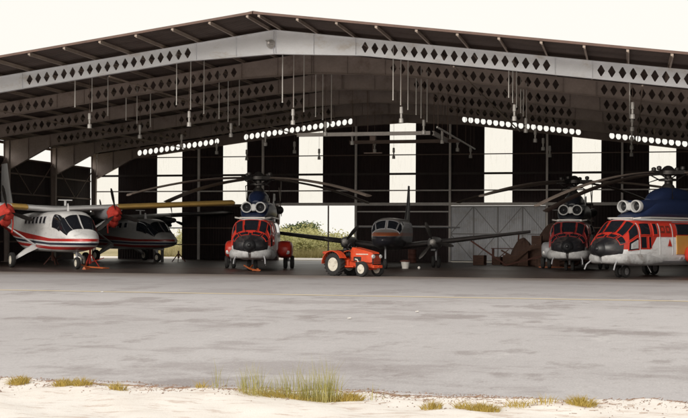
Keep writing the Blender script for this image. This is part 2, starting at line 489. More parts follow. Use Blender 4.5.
# --- columns
def col_mesh():
    b = MB()
    zt = beam_bot(23.15)
    for x0, x1, y0, y1 in ((-.012, .012, -.0, .0),):
        pass
    def web(z): return .11 + .08 * z / 7.5
    rows = []
    for z in (0.02, 3.5, 7.72):
        w = web(z); rows.append(((-w, w), z))
    for sgn in (-1, 1):
        b.loft([[(sgn * w[1] - .012, -.11, z), (sgn * w[1] + .012, -.11, z), (sgn * w[1] + .012, .11, z), (sgn * w[1] - .012, .11, z)] for w, z in rows])
    b.loft([[(w[0], -.012, z), (w[1], -.012, z), (w[1], .012, z), (w[0], .012, z)] for w, z in rows])
    b.box(-.3, .3, -.2, .2, .02, .05)
    return b
cp = hp(col_mesh(), 'column', M['beam_shaded'], smooth=False)
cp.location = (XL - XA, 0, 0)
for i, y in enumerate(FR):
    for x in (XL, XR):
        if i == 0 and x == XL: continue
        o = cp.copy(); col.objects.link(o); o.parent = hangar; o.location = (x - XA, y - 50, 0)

# --- corrugated roof sheets (3 m wide courses, shared mesh per slope)
def roof_mesh(sd, wid):
    b = MB(); prof = []; per = .2; k = int(wid / per)
    for i in range(k):
        for t, h in ((0, 0), (.3, 0), (.5, .035), (.8, .035)): prof.append((i * per + t * per, h))
    prof.append((k * per, 0))
    for dz in (0, .012):
        b.loft([[(XA + sd * d, y, roof_z(d) + h + dz - .01) for y, h in prof] for d in (0.0, 6, 12, 18, 24.0)], closed=False)
    return b
Y0R, NS = 46.86, 12
for sd in (-1, 1):
    wid = 3.0
    pr = hp(roof_mesh(sd, wid), 'roof_sheet', M['roof'], smooth=False)
    for i in range(NS):
        o = pr if i == 0 else pr.copy()
        if i: col.objects.link(o); o.parent = hangar
        o.location = (-XA, Y0R - 50 + i * 2.98, .004 * (i % 2))
# ridge cap and front verge flashing
rc = MB()
rc.loft([[(XA - .35, y, roof_z(.35) + .045), (XA, y, roof_z(0) + .06), (XA + .35, y, roof_z(.35) + .045), (XA + .35, y, roof_z(.35) + .055), (XA, y, roof_z(0) + .075), (XA - .35, y, roof_z(.35) + .055)] for y in (46.84, 82.6)])
hp(rc, 'ridge_cap', M['flashing'], smooth=False)
for sd in (-1, 1):
    b = MB()
    b.loft([[(XA + sd * d, 46.80, roof_z(d) - .05), (XA + sd * d, 46.845, roof_z(d) - .05), (XA + sd * d, 46.845, roof_z(d) + .05), (XA + sd * d, 46.80, roof_z(d) + .05)] for d in (0.02, 24.0)])
    hp(b, 'verge_flashing', M['flashing'], smooth=False)
# purlins
for sd in (-1, 1):
    d = .25
    while d < 23.6:
        x = XA + sd * d; zt = roof_z(d) - .012 - (SL * .03)
        b = MB()
        b.box(x - .006, x + .006, 46.87, 82.5, zt - .15, zt)
        b.box(x - .006, x + .06, 46.87, 82.5, zt - .163, zt - .15)
        b.box(x - .06, x - .0065, 46.87, 82.5, zt - .013, zt - .001)
        b.box(x - .05, x + .05, 46.855, 46.868, zt - .13, zt)
        hp(b, 'purlin', M['purlin'], smooth=False)
        d += 1.63
# eave gutters
for sx in (-1, 1):
    x = XA + sx * 23.95; z = roof_z(23.95) - .05; b = MB()
    b.box(x - .1, x + .1, 46.9, 82.5, z - .16, z - .14); b.box(x - .1, x - .085, 46.9, 82.5, z - .14, z); b.box(x + .085, x + .1, 46.9, 82.5, z - .14, z)
    hp(b, 'gutter', M['flashing'], smooth=False)

# --- corrugated cladding panels
def cpanel_x(x0, x1, zb, ztf, y, t=.008, amp=.018, per=.2):
    b = MB(); cols = []; x = x0; k = 0
    pat = ((.25, 0), (.25, amp), (.25, amp), (.25, 0)); h = 0
    while x < x1 - 1e-4:
        cols.append((x, (0, amp, amp, 0)[k % 4])); x += per / 4; k += 1
    cols.append((x1, 0))
    for dy in (0, t):
        b.loft([[(xx, y + hh + dy, zb) for xx, hh in cols], [(xx, y + hh + dy, ztf(xx)) for xx, hh in cols]], closed=False)
    return b
def wall_top(x): return beam_bot(abs(x - XA)) + .10
STR = [(-38.33, -36.58), (-33.52, -31.59), (-28.46, -26.65), (-22.8, -21.05), (-16.24, -14.41), (-9.64, -7.74), (-3.73, -1.83), (1.28, 3.0)]
YW = 82.06
edges = [-36.58, -33.52, -31.59, -28.46, -26.65, -22.8, -21.05, -16.24, -14.41, -9.64, -7.74, -3.73, -1.83, 1.28, 3.0, 8.5]
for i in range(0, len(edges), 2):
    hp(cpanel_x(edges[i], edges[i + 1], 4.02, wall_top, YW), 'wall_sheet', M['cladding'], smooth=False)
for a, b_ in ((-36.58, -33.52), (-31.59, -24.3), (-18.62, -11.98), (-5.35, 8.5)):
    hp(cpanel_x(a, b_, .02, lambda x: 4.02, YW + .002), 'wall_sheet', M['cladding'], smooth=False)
for i, (a, b_) in enumerate(STR):
    zb = .3 if i < 2 else 4.02
    hp(cpanel_x(a + .01, b_ - .01, zb, wall_top, YW + .03, t=.003), 'fibreglass_sheet', M['fibreglass'], smooth=False)
# girts on the back wall, cut at the door opening only where they cross it
def girt(x0, x1, z, h, m, y=81.98, w=.07, name='girt'):
    hp(MB().box(x0, x1, y - w, y, z - h / 2, z + h / 2), name, M[m], smooth=False)
girt(XL, XR, 7.42, .07, 'girt_brown'); girt(XL, XR, 6.10, .15, 'girt_dark'); girt(XL, XR, 4.95, .085, 'girt')
girt(-24.4, XR, 4.0, .20, 'girt', 81.9, .1, 'door_track')
girt(XL, -24.4, 3.9, .09, 'girt_brown')
girt(-18.5, -12.1, 3.48, .09, 'girt'); girt(-18.5, -12.1, 2.45, .10, 'girt')
girt(XL, -24.4, 2.3, .08, 'girt_brown'); girt(XL, -24.4, 1.1, .08, 'girt_brown'); girt(-5.3, XR, 2.4, .08, 'girt_brown')
for x in (-30.21, -25.38, -18.59, -11.97, -5.39, -.46, 4.4):
    b = MB(); zt = beam_bot(abs(x - XA)) - .005
    b.box(x - .07, x + .07, 81.70, 81.715, .02, zt); b.box(x - .07, x + .07, 81.875, 81.89, .02, zt); b.box(x - .008, x + .008, 81.716, 81.874, .02, zt)
    hp(b, 'wind_post', M['girt'], smooth=False)
for x in (-24.3, -20.62):
    hp(MB().box(x - .05, x + .05, 82.0, 82.05, .02, 3.9), 'door_post', M['girt_brown'], smooth=False)

# galvanised sliding door with braced frame
dx = [-11.95, -10.33, -8.68, -7.02, -5.42]
ds = hp(cpanel_x(dx[0], dx[4], .06, lambda x: 3.88, 81.80, per=.15), 'sliding_door', M['galv'], smooth=False)
def dpart(b, name, m):
    o = b.build(name, M[m], ds, False); return o
for x in dx:
    xx = min(max(x, dx[0] + .05), dx[4] - .05)
    dpart(MB().box(xx - .04, xx + .04, 81.735, 81.79, .07, 3.87), 'door_stile', 'galv_frame')
for z in (.12, 1.95, 3.82): dpart(MB().box(dx[0] + .1, dx[4] - .1, 81.745, 81.785, z - .04, z + .04), 'door_rail', 'galv_frame')
for i in range(4):
    for z0, z1 in ((2.0, 3.75), (.2, 1.9)):
        a, c = (dx[i] + .08, dx[i + 1] - .08) if i % 2 == 0 else (dx[i + 1] - .08, dx[i] + .08)
        if z0 < 1: a, c = c, a
        dpart(MB().bar((a, 81.765, z0), (c, 81.765, z1), .03, .05), 'door_brace', 'galv_frame')

# side walls
def cpanel_y(x, y0, y1, z0, z1, sgn):
    b = cpanel_x(y0, y1, z0, lambda q: z1, 0)
    b.v = [(x + sgn * p[1], p[0], p[2]) for p in b.v]; return b
for i in range(5):
    ya, yb = FR[i], FR[i + 1]
    for x, s in ((XL - .3, -1), (XR + .3, 1)):
        if s < 0 and i == 4:
            hp(cpanel_y(x, ya, 79.2, .02, 6.72, s), 'wall_sheet', M['cladding'], smooth=False)
            hp(cpanel_y(x, 79.2, yb, 2.2, 6.72, s), 'wall_sheet', M['cladding'], smooth=False)
            continue
        hp(cpanel_y(x, ya, yb, .02, 6.72 if s < 0 else 7.4, s), 'wall_sheet', M['cladding'], smooth=False)
    for z in (1.3, 2.9, 4.4, 5.7, 6.68):
        for x in (XL - .26, XR + .19):
            yy = 79.2 if (i == 4 and z < 2 and x < 0) else yb - .13
            hp(MB().box(x, x + .07, ya + .13, yy, z - .05, z + .05), 'girt', M['girt_brown'], smooth=False)
    # diagonal wind bracing high on the left wall
    b = MB(); b.bar((XL + .05, ya + .2, 6.6), (XL + .05, ya + 3.1, 4.4), .05, .05)
    b.bar((XL + .05, yb - .2, 6.6), (XL + .05, ya + 3.3, 4.4), .05, .05)
    hp(b, 'wind_brace', M['girt_brown'], smooth=False)
# tie bars along the building, under the frames
for d in (-15.5, -7.8, 7.8, 15.5):
    x = XA + d; z = beam_bot(abs(d)) - .06
    hp(MB().box(x - .03, x + .03, 50.1, 81.7, z - .03, z + .03), 'tie_bar', M['purlin'], smooth=False)

# --- suspended rails and crane frame
rail = thing('overhead_rail', 'horizontal grey lifting rail frame slung under the roof above the twin aircraft', 'crane rail', (-14.1, 64, 7.3))
def rl(b, name, m='girt'):
    o = b.build(name, M[m], rail, False); o.location = (14.1, -64, -7.3); return o
def ibeam_x(x0, x1, y, z, h=.2, w=.12):
    b = MB(); b.box(x0, x1, y - w / 2, y + w / 2, z + h / 2 - .02, z + h / 2); b.box(x0, x1, y - w / 2, y + w / 2, z - h / 2, z - h / 2 + .02)
    b.box(x0, x1, y - .012, y + .012, z - h / 2 + .02, z + h / 2 - .02); return b
rl(ibeam_x(-17.9, -10.45, 64, 7.33), 'rail_beam'); rl(ibeam_x(-16.2, -9.6, 69.5, 7.33), 'rail_beam', 'girt_brown')
b = ibeam_x(64.1, 69.4, 0, 7.33, .22, .14); b.v = [(-10.3 + p[1], p[0], p[2]) for p in b.v]; rl(b, 'rail_beam')
for x, y in ((-17.6, 64), (-13.9, 64), (-10.3, 64.3), (-16, 69.5), (-10.3, 69.3)):
    rl(MB().tube([(x, y, 7.43), (x, y, beam_bot(abs(x - XA)) + .5)], .02, 6), 'hanger', 'girt_brown')
b = MB(); b.box(-13.75, -13.45, 63.85, 64.15, 6.95, 7.21); b.tube([(-13.6, 64, 6.95), (-13.6, 64, 6.3)], .015, 6); b.box(-14.1, -13.1, 63.96, 64.04, 6.26, 6.31)
rl(b, 'hoist', 'girt_brown')
r2 = thing('cable_rail', 'long pale conduit rail running front to back beneath the roof', 'conduit', (-9.2, 58.4, 7.1))
o = MB().bar((0, 0, .02), (0, 14.9, .02), .06, .08).build('rail', M['rod'], r2, False)
for y in (.3, 3.6, 7.0, 10.6, 14.4): MB().tube([(0, y, .06), (0, y, 2.6)], .012, 6).build('hanger', M['girt_brown'], r2)

# --- hanging conduits and pendant lamps in rows
LROW = {-2: 'row nearest the left wall', -1: 'second row from the left wall', 0: 'row under the ridge', 1: 'row right of the ridge', 2: 'second row right of the ridge', 3: 'row above the blue topped helicopter'}
rod_p = None
for k in range(-2, 5):
    for j in range(6):
        x = XA + 5 * k; y = 51.2 + 1.8 * j
        if any(abs(y - q) < .25 for q in FR): y += .4
        zt = roof_z(abs(5 * k)) - .02
        if rod_p is None:
            b = MB(); b.tube([(0, 0, 0), (0, 0, 1)], .024, 8); b.lathe([(.034, 0), (.034, .012)], (0, 0, .0), 'z', 8)
            o = b.build('hanging_conduit', M['rod']); rod_p = o
        else:
            o = rod_p.copy(); col.objects.link(o)
        zb = 7.65 - .02 * j
        o.location = (x, y, zb); o.scale = (1, 1, zt - zb)
        tag(o, 'thin pale conduit hanging straight down from the roof, ' + LROW.get(k, 'row by the right wall'), 'conduit', 'conduits hanging from the hangar roof')
lamp_p = None
for k in range(-2, 5):
    for j in range(5):
        x = XA + 5 * k + .12; y = 52.5 + 6.0 * j
        if lamp_p is None:
            L = thing('pendant_lamp', 'pale cylindrical pendant lamp hanging on a cable from the roof', 'lamp', group='pendant lamps under the hangar roof')
            b = MB(); b.lathe([(.03, .72), (.09, .70), (.10, .42), (.06, .40), (.055, .22), (.12, .18), (.13, .0), (.11, 0), (.10, .16), (.03, .18)], (0, 0, -.36), 'z', 14)
            b.build('lamp_housing', M['lamp_body'], L)
            MB().lathe([(.095, .0), (.095, .02)], (0, 0, -.34), 'z', 12).build('lamp_lens', M['lens'], L)
            cb = MB().tube([(0, 0, 0), (0, 0, 1)], .012, 6).build('cable', M['girt_brown'], L)
            cb.location = (0, 0, .34); lamp_p = L
        else:
            L = lamp_p.copy(); col.objects.link(L)
            for ch in list(lamp_p.children):
                c = ch.copy(); col.objects.link(c); c.parent = L
        L.location = (x, y, 7.15); L.scale = (.8, .8, 1)
        L['label'] = 'pale pendant lamp hanging on a cable, ' + LROW.get(k, 'row by the right wall')
        for ch in L.children:
            if ch.name.startswith('cable'): ch.scale = (1, 1, roof_z(abs(x - XA)) - 7.15 - .34 - .03)

# ------------------------------------------------------------------ aircraft building kit (nose +x, left +y, up +z)
def smooth_interp(xs, ys, x):
    if x <= xs[0]: return ys[0]
    if x >= xs[-1]: return ys[-1]
    i = max(k for k in range(len(xs)) if xs[k] <= x); i = min(i, len(xs) - 2)
    h = xs[i + 1] - xs[i]; t = (x - xs[i]) / h
    def slope(k):
        if k == 0: return (ys[1] - ys[0]) / (xs[1] - xs[0])
        if k == len(xs) - 1: return (ys[-1] - ys[-2]) / (xs[-1] - xs[-2])
        a = (ys[k] - ys[k - 1]) / (xs[k] - xs[k - 1]); c = (ys[k + 1] - ys[k]) / (xs[k + 1] - xs[k])
        return 0 if a * c <= 0 else 2 * a * c / (a + c)
    m0, m1 = slope(i) * h, slope(i + 1) * h
    return (2 * t**3 - 3 * t**2 + 1) * ys[i] + (t**3 - 2 * t**2 + t) * m0 + (-2 * t**3 + 3 * t**2) * ys[i + 1] + (t**3 - t**2) * m1
class Hull:
    """lofted body: stations (x, z_bottom, z_top, half_width, power)"""
    def __init__(s, st, taper=0.0):
        s.taper = taper; st = sorted(st); s.x = [q[0] for q in st]; s.c = [[q[k] for q in st] for k in range(1, 5)]
    def P(s, x, ph, off=0.0):
        zb, zt, hw, p = [smooth_interp(s.x, c, x) for c in s.c]
        c, n = math.cos(RAD(ph)), math.sin(RAD(ph))
        f = lambda v: math.copysign(abs(v) ** (2 / p), v)
        y = hw * f(c); z = (zt + zb) / 2 + (zt - zb) / 2 * f(n)
        if s.taper: y *= 1 - s.taper * f(n) * .5 - s.taper * .5
        if off:
            e = .02
            a = Vector(s.P(x, ph + 1.5)) - Vector(s.P(x, ph - 1.5)); b = Vector(s.P(min(x + e, s.x[-1]), ph)) - Vector(s.P(max(x - e, s.x[0]), ph))
            nn = a.cross(b)
            if nn.length > 1e-9:
                nn.normalize()
                cen = Vector((x, 0, (zt + zb) / 2))
                if nn.dot(Vector((x, y, z)) - cen) < 0: nn.negate()
                return (x + nn.x * off, y + nn.y * off, z + nn.z * off)
        return (x, y, z)
    def A(s, x, z):
        """ring angle (left side) of the hull point at station x and height z"""
        zb, zt, hw, p = [smooth_interp(s.x, c, x) for c in s.c]
        n = max(-.999, min(.999, (z - (zt + zb) / 2) / ((zt - zb) / 2)))
        return math.degrees(math.asin(math.copysign(abs(n) ** (p / 2), n)))
    def q(s, pts): return [(x, s.A(x, z)) for x, z in pts]
    def body(s, n=70, m=48):
        b = MB(); rings = []
        L = s.x[-1] - s.x[0]
        for i in range(n + 1):
            t = i / n; t = .5 - .5 * math.cos(math.pi * t) if True else t
            x = s.x[0] + L * t
            rings.append([s.P(x, 360 * k / m) for k in range(m)])
        return b.loft(rings)
    def patch(s, corners, off=.012, nu=8, nv=8):
        """patch over four (x, angle) corners, in order round the edge, proud of the hull by off, with a skirt"""
        b = MB()
        def at(u, v, o):
            a = [(1 - u) * (1 - v), u * (1 - v), u * v, (1 - u) * v]
            return s.P(sum(w * c[0] for w, c in zip(a, corners)), sum(w * c[1] for w, c in zip(a, corners)), o)
        top = [[at(i / nu, j / nv, off) for i in range(nu + 1)] for j in range(nv + 1)]
        b.loft(top, closed=False, caps=False)
        rim = [(i / nu, 0) for i in range(nu)] + [(1, j / nv) for j in range(nv)] + [(1 - i / nu, 1) for i in range(nu)] + [(0, 1 - j / nv) for j in range(nv)]
        b.loft([[at(u, v, off) for u, v in rim], [at(u, v, -.01) for u, v in rim]], caps=False)
        return b
    def window(s, corners, root, fm, name='window', gm=None, fw=.045, off=.012, mirror=False):
        """glass pane (part) with a raised frame (sub-part)"""
        sets = [corners]
        if mirror: sets.append([(x, 180 - a) for x, a in corners])
        for cs in sets:
            g = s.patch(cs, off).build(name, gm or M['glass'], root, True, 30)
            cx = sum(c[0] for c in cs) / 4; ca = sum(c[1] for c in cs) / 4
            pts = [Vector(s.P(*c)) for c in cs]; size = max(.2, sum((pts[i] - pts[(i + 1) % 4]).length for i in range(4)) / 4)
            k1 = 1 + fw / size * 2
            oc = [(cx + (x - cx) * k1, ca + (a - ca) * k1) for x, a in cs]
            b = MB(); N = 6
            def edge(q, o):
                r = []
                for i in range(4):
                    c0, c1 = q[i], q[(i + 1) % 4]
                    for t in range(N): r.append(s.P(c0[0] + (c1[0] - c0[0]) * t / N, c0[1] + (c1[1] - c0[1]) * t / N, o))
                return r
            b.loft([edge(cs, off - .004), edge(cs, off + .014), edge(oc, off + .014), edge(oc, -.01)], caps=False)
            b.build('frame', fm, g, False)
def wheel(root, c, r, w, rim, name='tyre', rr=.55, n=26):
    t = MB(); h = w / 2
    t.lathe([(r * rr, -h * .75), (r * .8, -h), (r * .94, -h * .85), (r, -h * .45), (r, h * .45), (r * .94, h * .85), (r * .8, h), (r * rr, h * .75)], c, 'y', n)
    o = t.build(name, M['rubber'], root)
    q = MB(); q.lathe([(r * rr * 1.04, -h * .8), (r * rr * .85, -h * .62), (r * .28, -h * .55), (r * .2, -h * .9), (r * .05, -h * .92)], c, 'y', n)
    q.lathe([(r * .05, h * .92), (r * .2, h * .9), (r * .28, h * .55), (r * rr * .85, h * .62), (r * rr * 1.04, h * .8)], c, 'y', n)
    q.build('rim', rim, o)
    return o
def airfoil(x_le, chord, y, z, th, n=10, vertical=False):
    up, lo = [], []
    for i in range(n + 1):
        t = .5 - .5 * math.cos(math.pi * i / n)
        h = th * chord * (1.4845 * math.sqrt(t) - .63 * t - 1.758 * t**2 + 1.4215 * t**3 - .5075 * t**4) * 2.0
        up.append((t, h * .6)); lo.append((t, -h * .4))
    ring = up + lo[-2:0:-1]
    return [(x_le - t * chord, y + (h if vertical else 0), z + (0 if vertical else h)) for t, h in ring]
def wing(b, secs, vertical=False):
    """secs: (x_le, chord, y, z, thickness ratio)"""
    return b.loft([airfoil(*q, vertical=vertical) for q in secs])
def propeller(root, c, r, nb, az, bm, sm, cover=None):
    s = MB(); s.lathe([(.17, -.12), (.17, .05), (.14, .16), (.08, .26), (.02, .32)], c, 'x', 16)
    s.build('spinner', sm, root)
    for k in range(nb):
        a = RAD(az + 360 * k / nb); rings = []
        for t, ch, tw in ((.14, .10, 70), (.3, .2, 50), (.6, .24, 35), (.85, .2, 25), (1.0, .09, 22)):
            rr = r * t; ring = []
            for u, w in ((-.5, 0), (0, .09), (.5, 0), (0, -.09)):
                tx = ch * (u * math.sin(RAD(tw)) + w * math.cos(RAD(tw))); tt = ch * (u * math.cos(RAD(tw)) - w * math.sin(RAD(tw)))
                ring.append((c[0] + tx, c[1] + rr * math.cos(a) - tt * math.sin(a), c[2] + rr * math.sin(a) + tt * math.cos(a)))
            rings.append(ring)
        MB().loft(rings).build('propeller_blade', bm, root)

def paint(name, fn, rough=.32):
    """paint scheme in the body's own coordinates"""
    m, nt, b = new_mat(name, rough)
    P = nt.coord(); s = nt.xyz(P)
    c = fn(nt, s[0], s[1], s[2])
    d = nt.noise(nt.mapping(P, (.6, 1, 2)), 2.2, 7, .7)
    c = nt.mix(nt.mul(nt.step(d, .48, .75), .45), c, (.14, .11, .10))
    g = nt.noise(nt.mapping(P, (9, 9, 1.2)), 1.0, 5, .7)
    c = nt.mix(nt.mul(nt.step(g, .56, .72), .22), c, (.10, .08, .075))
    nt.put(b.inputs['Base Color'], c)
    nt.put(b.inputs['Roughness'], nt.math('ADD', rough - .06, nt.mul(d, .2)))
    return m

# ------------------------------------------------------------------ helicopter
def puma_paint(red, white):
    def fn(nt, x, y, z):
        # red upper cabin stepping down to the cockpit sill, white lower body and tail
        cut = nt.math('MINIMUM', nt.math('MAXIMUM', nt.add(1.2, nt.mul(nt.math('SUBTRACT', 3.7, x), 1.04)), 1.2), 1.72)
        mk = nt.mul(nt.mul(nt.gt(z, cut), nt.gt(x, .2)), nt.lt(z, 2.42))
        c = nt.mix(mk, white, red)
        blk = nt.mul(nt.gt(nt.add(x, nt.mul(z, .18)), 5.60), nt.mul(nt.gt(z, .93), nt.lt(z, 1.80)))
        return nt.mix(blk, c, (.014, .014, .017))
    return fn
PH = Hull([(-10.6, 2.05, 2.32, .10, 2.2), (-9.0, 1.75, 2.38, .26, 2.2), (-6.0, 1.35, 2.46, .42, 2.3), (-3.4, .85, 2.52, .74, 2.5), (-2.2, .58, 2.54, .96, 2.9), (-1.0, .48, 2.55, 1.04, 3.6),
           (3.2, .48, 2.55, 1.04, 3.6), (4.0, .50, 2.54, 1.04, 3.4), (4.5, .53, 2.46, 1.02, 3.2), (4.95, .58, 2.12, .98, 3.0), (5.3, .66, 1.86, .90, 2.8), (5.6, .78, 1.66, .74, 2.5), (5.85, .92, 1.5, .48, 2.2), (6.0, 1.1, 1.34, .14, 2.0)], taper=.11)
def puma(label, loc, rz, sc, cowl, red, white, blades, door=None, cover=False, logo=False, droop=1.0):
    R = thing('helicopter', label, 'helicopter', loc, rz, 'transport helicopters parked in the hangar', sc)
    pm = paint('helicopter_paint', puma_paint(red, white))
    redm = M['red'] if red[0] > .3 else mat('shaded_red_paint', red, .4)
    PH.body(80, 56).build('fuselage', pm, R, True, 50)
    # windshield panes: two side panes and a centre pane, lower quarter lights, cockpit door lights
    PH.window([(5.24, 77), (4.62, 78), (4.62, 102), (5.24, 103)], R, redm, 'windshield_pane', fw=.028)
    PH.window([(5.26, 43), (4.56, 46), (4.62, 72), (5.25, 71)], R, redm, 'windshield_pane', mirror=True, fw=.028)
    for nm, pts, fw in (('quarter_light', [(5.08, 1.58), (4.52, 1.82), (4.50, 2.24), (4.94, 1.94)], .028), ('chin_window', [(5.14, 1.16), (4.54, 1.20), (4.52, 1.70), (5.08, 1.48)], .028),
                        ('cockpit_door_window', [(4.36, 1.82), (3.68, 1.82), (3.68, 2.28), (4.34, 2.26)], .03), ('cockpit_door_window', [(4.38, 1.26), (3.98, 1.26), (3.98, 1.72), (4.38, 1.72)], .03),
                        ('cockpit_door_window', [(3.82, 1.26), (3.64, 1.26), (3.64, 1.72), (3.82, 1.72)], .025), ('cabin_window', [(3.44, 1.84), (3.14, 1.84), (3.14, 2.28), (3.44, 2.28)], .03)):
        PH.window(PH.q(pts), R, redm, nm, mirror=True, fw=fw)
    PH.window([(5.52, 60), (5.34, 56), (5.34, 86), (5.52, 86)], R, redm, 'nose_window', mirror=True, fw=.016)
    PH.window([(5.50, 14), (5.26, 12), (5.28, 46), (5.50, 48)], R, redm, 'nose_window', mirror=True, fw=.02)
    for x in (-.9, -1.9): PH.window([(x + .3, 16), (x - .3, 16), (x - .3, 34), (x + .3, 34)], R, M['white'], 'cabin_window', mirror=True, fw=.03)
    if cover:
        PH.patch(PH.q([(5.02, 1.22), (4.58, 1.24), (4.56, 1.60), (4.98, 1.44)]), .03).build('window_cover', M['float'], R)
        PH.patch([(x, 180 - a) for x, a in PH.q([(5.02, 1.22), (4.58, 1.24), (4.56, 1.60), (4.98, 1.44)])], .03).build('window_cover', M['float'], R)
    # sliding cabin door
    for s in (1, -1):
        mir = (lambda q: q) if s > 0 else (lambda q: [(x, 180 - a) for x, a in q])
        dm = door or M['white']
        d = PH.patch(mir(PH.q([(1.75, .98), (-.45, .98), (-.45, 1.79), (1.75, 1.79)])), .035, 10, 10).build('cabin_door', dm, R, True, 30)
        PH.patch(mir(PH.q([(1.66, 1.83), (-.36, 1.83), (-.36, 2.28), (1.66, 2.28)])), .03, 10, 6).build('door_window', M['glass'], d, True, 30)
        b = MB(); b.v = [PH.P(x, a, .05) for x, a in mir([(1.9, 43), (-2.2, 43), (-2.2, 40.5), (1.9, 40.5)])]; b.f = [(0, 1, 2, 3)]
        b.build('door_rail', M['grey_paint'], R, False)
        # sill band
        PH.patch(mir(PH.q([(3.0, .60), (-1.4, .60), (-1.4, .72), (3.0, .72)])), .02, 12, 3).build('sill_strip', M['grey_paint'], R, True, 30)
    for s in (1, -1):
        mir = (lambda q: q) if s > 0 else (lambda q: [(x, 180 - a) for x, a in q])
        for x0 in (2.98, 4.44, 2.02):
            PH.patch(mir(PH.q([(x0 + .02, .95), (x0 - .02, .95), (x0 - .02, 2.3), (x0 + .02, 2.3)])), .014, 2, 10).build('door_seam', M['intake'], R, False)
    # roof edge walkway strip under the cowling
    b = MB()
    for sg in (1, -1): b.loft([[(x, sg * (w - .05), z), (x, sg * (w + .05), z), (x, sg * (w + .05), z + .06), (x, sg * (w - .05), z + .06)] for x, w, z in ((4.42, .55, 2.46), (4.2, .80, 2.50), (3.6, .88, 2.52), (-1.6, .88, 2.52))])
    b.loft([[(4.36, y, 2.50), (4.46, y, 2.49), (4.46, y, 2.55), (4.36, y, 2.56)] for y in (-.6, .6)])
    b.build('roof_rail', M['lamp_body'], R, False)
    # radome
    b = MB(); b.ellipsoid((5.68, 0, 1.20), (.46, .36, .34), 20, 14); b.build('nose_radome', M['black'], R)
    b = MB(); b.ellipsoid((5.98, 0, 1.22), (.20, .14, .13), 14, 10); b.build('radome_tip', M['black'], R)
    # packed emergency floats wrapped round the chin
    for sg in (1, -1):
        rr = random.Random(5 + sg); pts = []; rad = []
        for i in range(19):
            t = i / 18
            if t < .3: a = RAD(90 * (1 - t / .3)); x, y = 5.10 + .58 * math.sin(a), .05 + .76 * math.cos(a)
            else: x, y = 5.10 - 2.3 * (t - .3) / .7, .81 + .11 * min(1, (t - .3) / .2)
            pts.append((x, sg * y, .84 - .10 * t)); rad.append((.19 - .10 * max(0, t - .7) / .3) * rr.uniform(.96, 1.04))
        fbg = MB().tube(pts, rad, 14); fbg.v = [(vx, vy, .8 + (vz - .8) * 1.25) for vx, vy, vz in fbg.v]; fbg.build('float_bag', M['float'], R)
    # engine cowling with twin intakes and gearbox fairing
    CW = Hull([(-4.2, 2.5, 2.62, .15, 2.3), (-3.2, 2.45, 2.95, .5, 2.5), (-1.6, 2.45, 3.28, .78, 2.8), (-.2, 2.45, 3.42, .82, 2.8), (1.3, 2.45, 3.42, .80, 2.8), (2.4, 2.45, 3.34, .74, 2.8), (3.1, 2.45, 3.16, .68, 2.8), (3.5, 2.47, 2.86, .62, 2.5), (3.95, 2.47, 2.70, .52, 2.3), (4.25, 2.5, 2.6, .3, 2.2)])
    CW.body(40, 32).build('engine_cowling', cowl, R, True, 50)
    MF = Hull([(-1.2, 3.1, 3.5, .3, 2.2), (-.2, 3.1, 3.85, .5, 2.3), (.9, 3.1, 3.95, .5, 2.3), (1.8, 3.1, 3.8, .42, 2.3), (2.5, 3.1, 3.4, .2, 2.1)])
    MF.body(20, 24).build('gearbox_fairing', cowl, R, True, 50)
    for s in (1, -1):
        c = (3.42, s * .33, 3.03)
        q = MB(); q.lathe([(.255, .22), (.272, .32), (.274, .42), (.262, .46), (.235, .475), (.215, .46), (.20, .36), (.195, .1)], c, 'x', 26, caps=False)
        o = q.build('engine_intake', M['intake'], R)
        MB().lathe([(.30, -1.2), (.29, -.4), (.27, .1), (.252, .24)], c, 'x', 26, caps=False).build('intake_duct', cowl, R)
        MB().lathe([(.198, .26), (.12, .30), (.03, .38)], c, 'x', 20).build('intake_screen', M['black'], o)
        MB().tube([(-2.3, s * .62, 3.0), (-2.9, s * .85, 3.05)], [.2, .22], 14).build('exhaust', M['dark_metal'], R)
        # upright conduit and hand holds near the mast
        MB().tube([(1.4, s * .55, 3.4), (1.5, s * .6, 4.15), (1.1, s * .35, 4.3)], .03, 6).build('pitch_link', M['dark_metal'], R)
    q = MB(); q.bevbox(3.55, 3.88, -.10, .10, 2.84, 3.20, .04); q.build('intake_divider', M['intake'], R)
    # mast and rotor head
    q = MB(); q.lathe([(.34, 3.8), (.26, 4.0), (.16, 4.1), (.15, 4.5)], (.9, 0, 0), 'z', 18)
    q.lathe([(.42, 4.22), (.42, 4.3), (.2, 4.34)], (.9, 0, 0), 'z', 18); q.build('rotor_mast', M['dark_metal'], R)
    hub = MB(); hub.lathe([(.3, 4.46), (.46, 4.5), (.46, 4.66), (.3, 4.72), (.16, 4.86), (.06, 4.9)], (.9, 0, 0), 'z', 18)
    for az in blades:
        a = RAD(az); c, s = math.cos(a), math.sin(a)
        hub.bar((.9 + .3 * c, .3 * s, 4.58), (.9 + 1.05 * c, 1.05 * s, 4.57), .2, .16)
        hub.lathe([(.05, 4.66), (.11, 4.7), (.11, 4.82), (.04, 4.86)], (.9 + .72 * c - .12 * s, .72 * s + .12 * c, 0), 'z', 10)
        hub.tube([(.9 + .25 * c - .25 * s, .25 * s + .25 * c, 4.25), (.9 + .8 * c - .25 * s, .8 * s + .25 * c, 4.5)], .03, 6)
    hub.build('rotor_hub', M['dark_metal'], R)
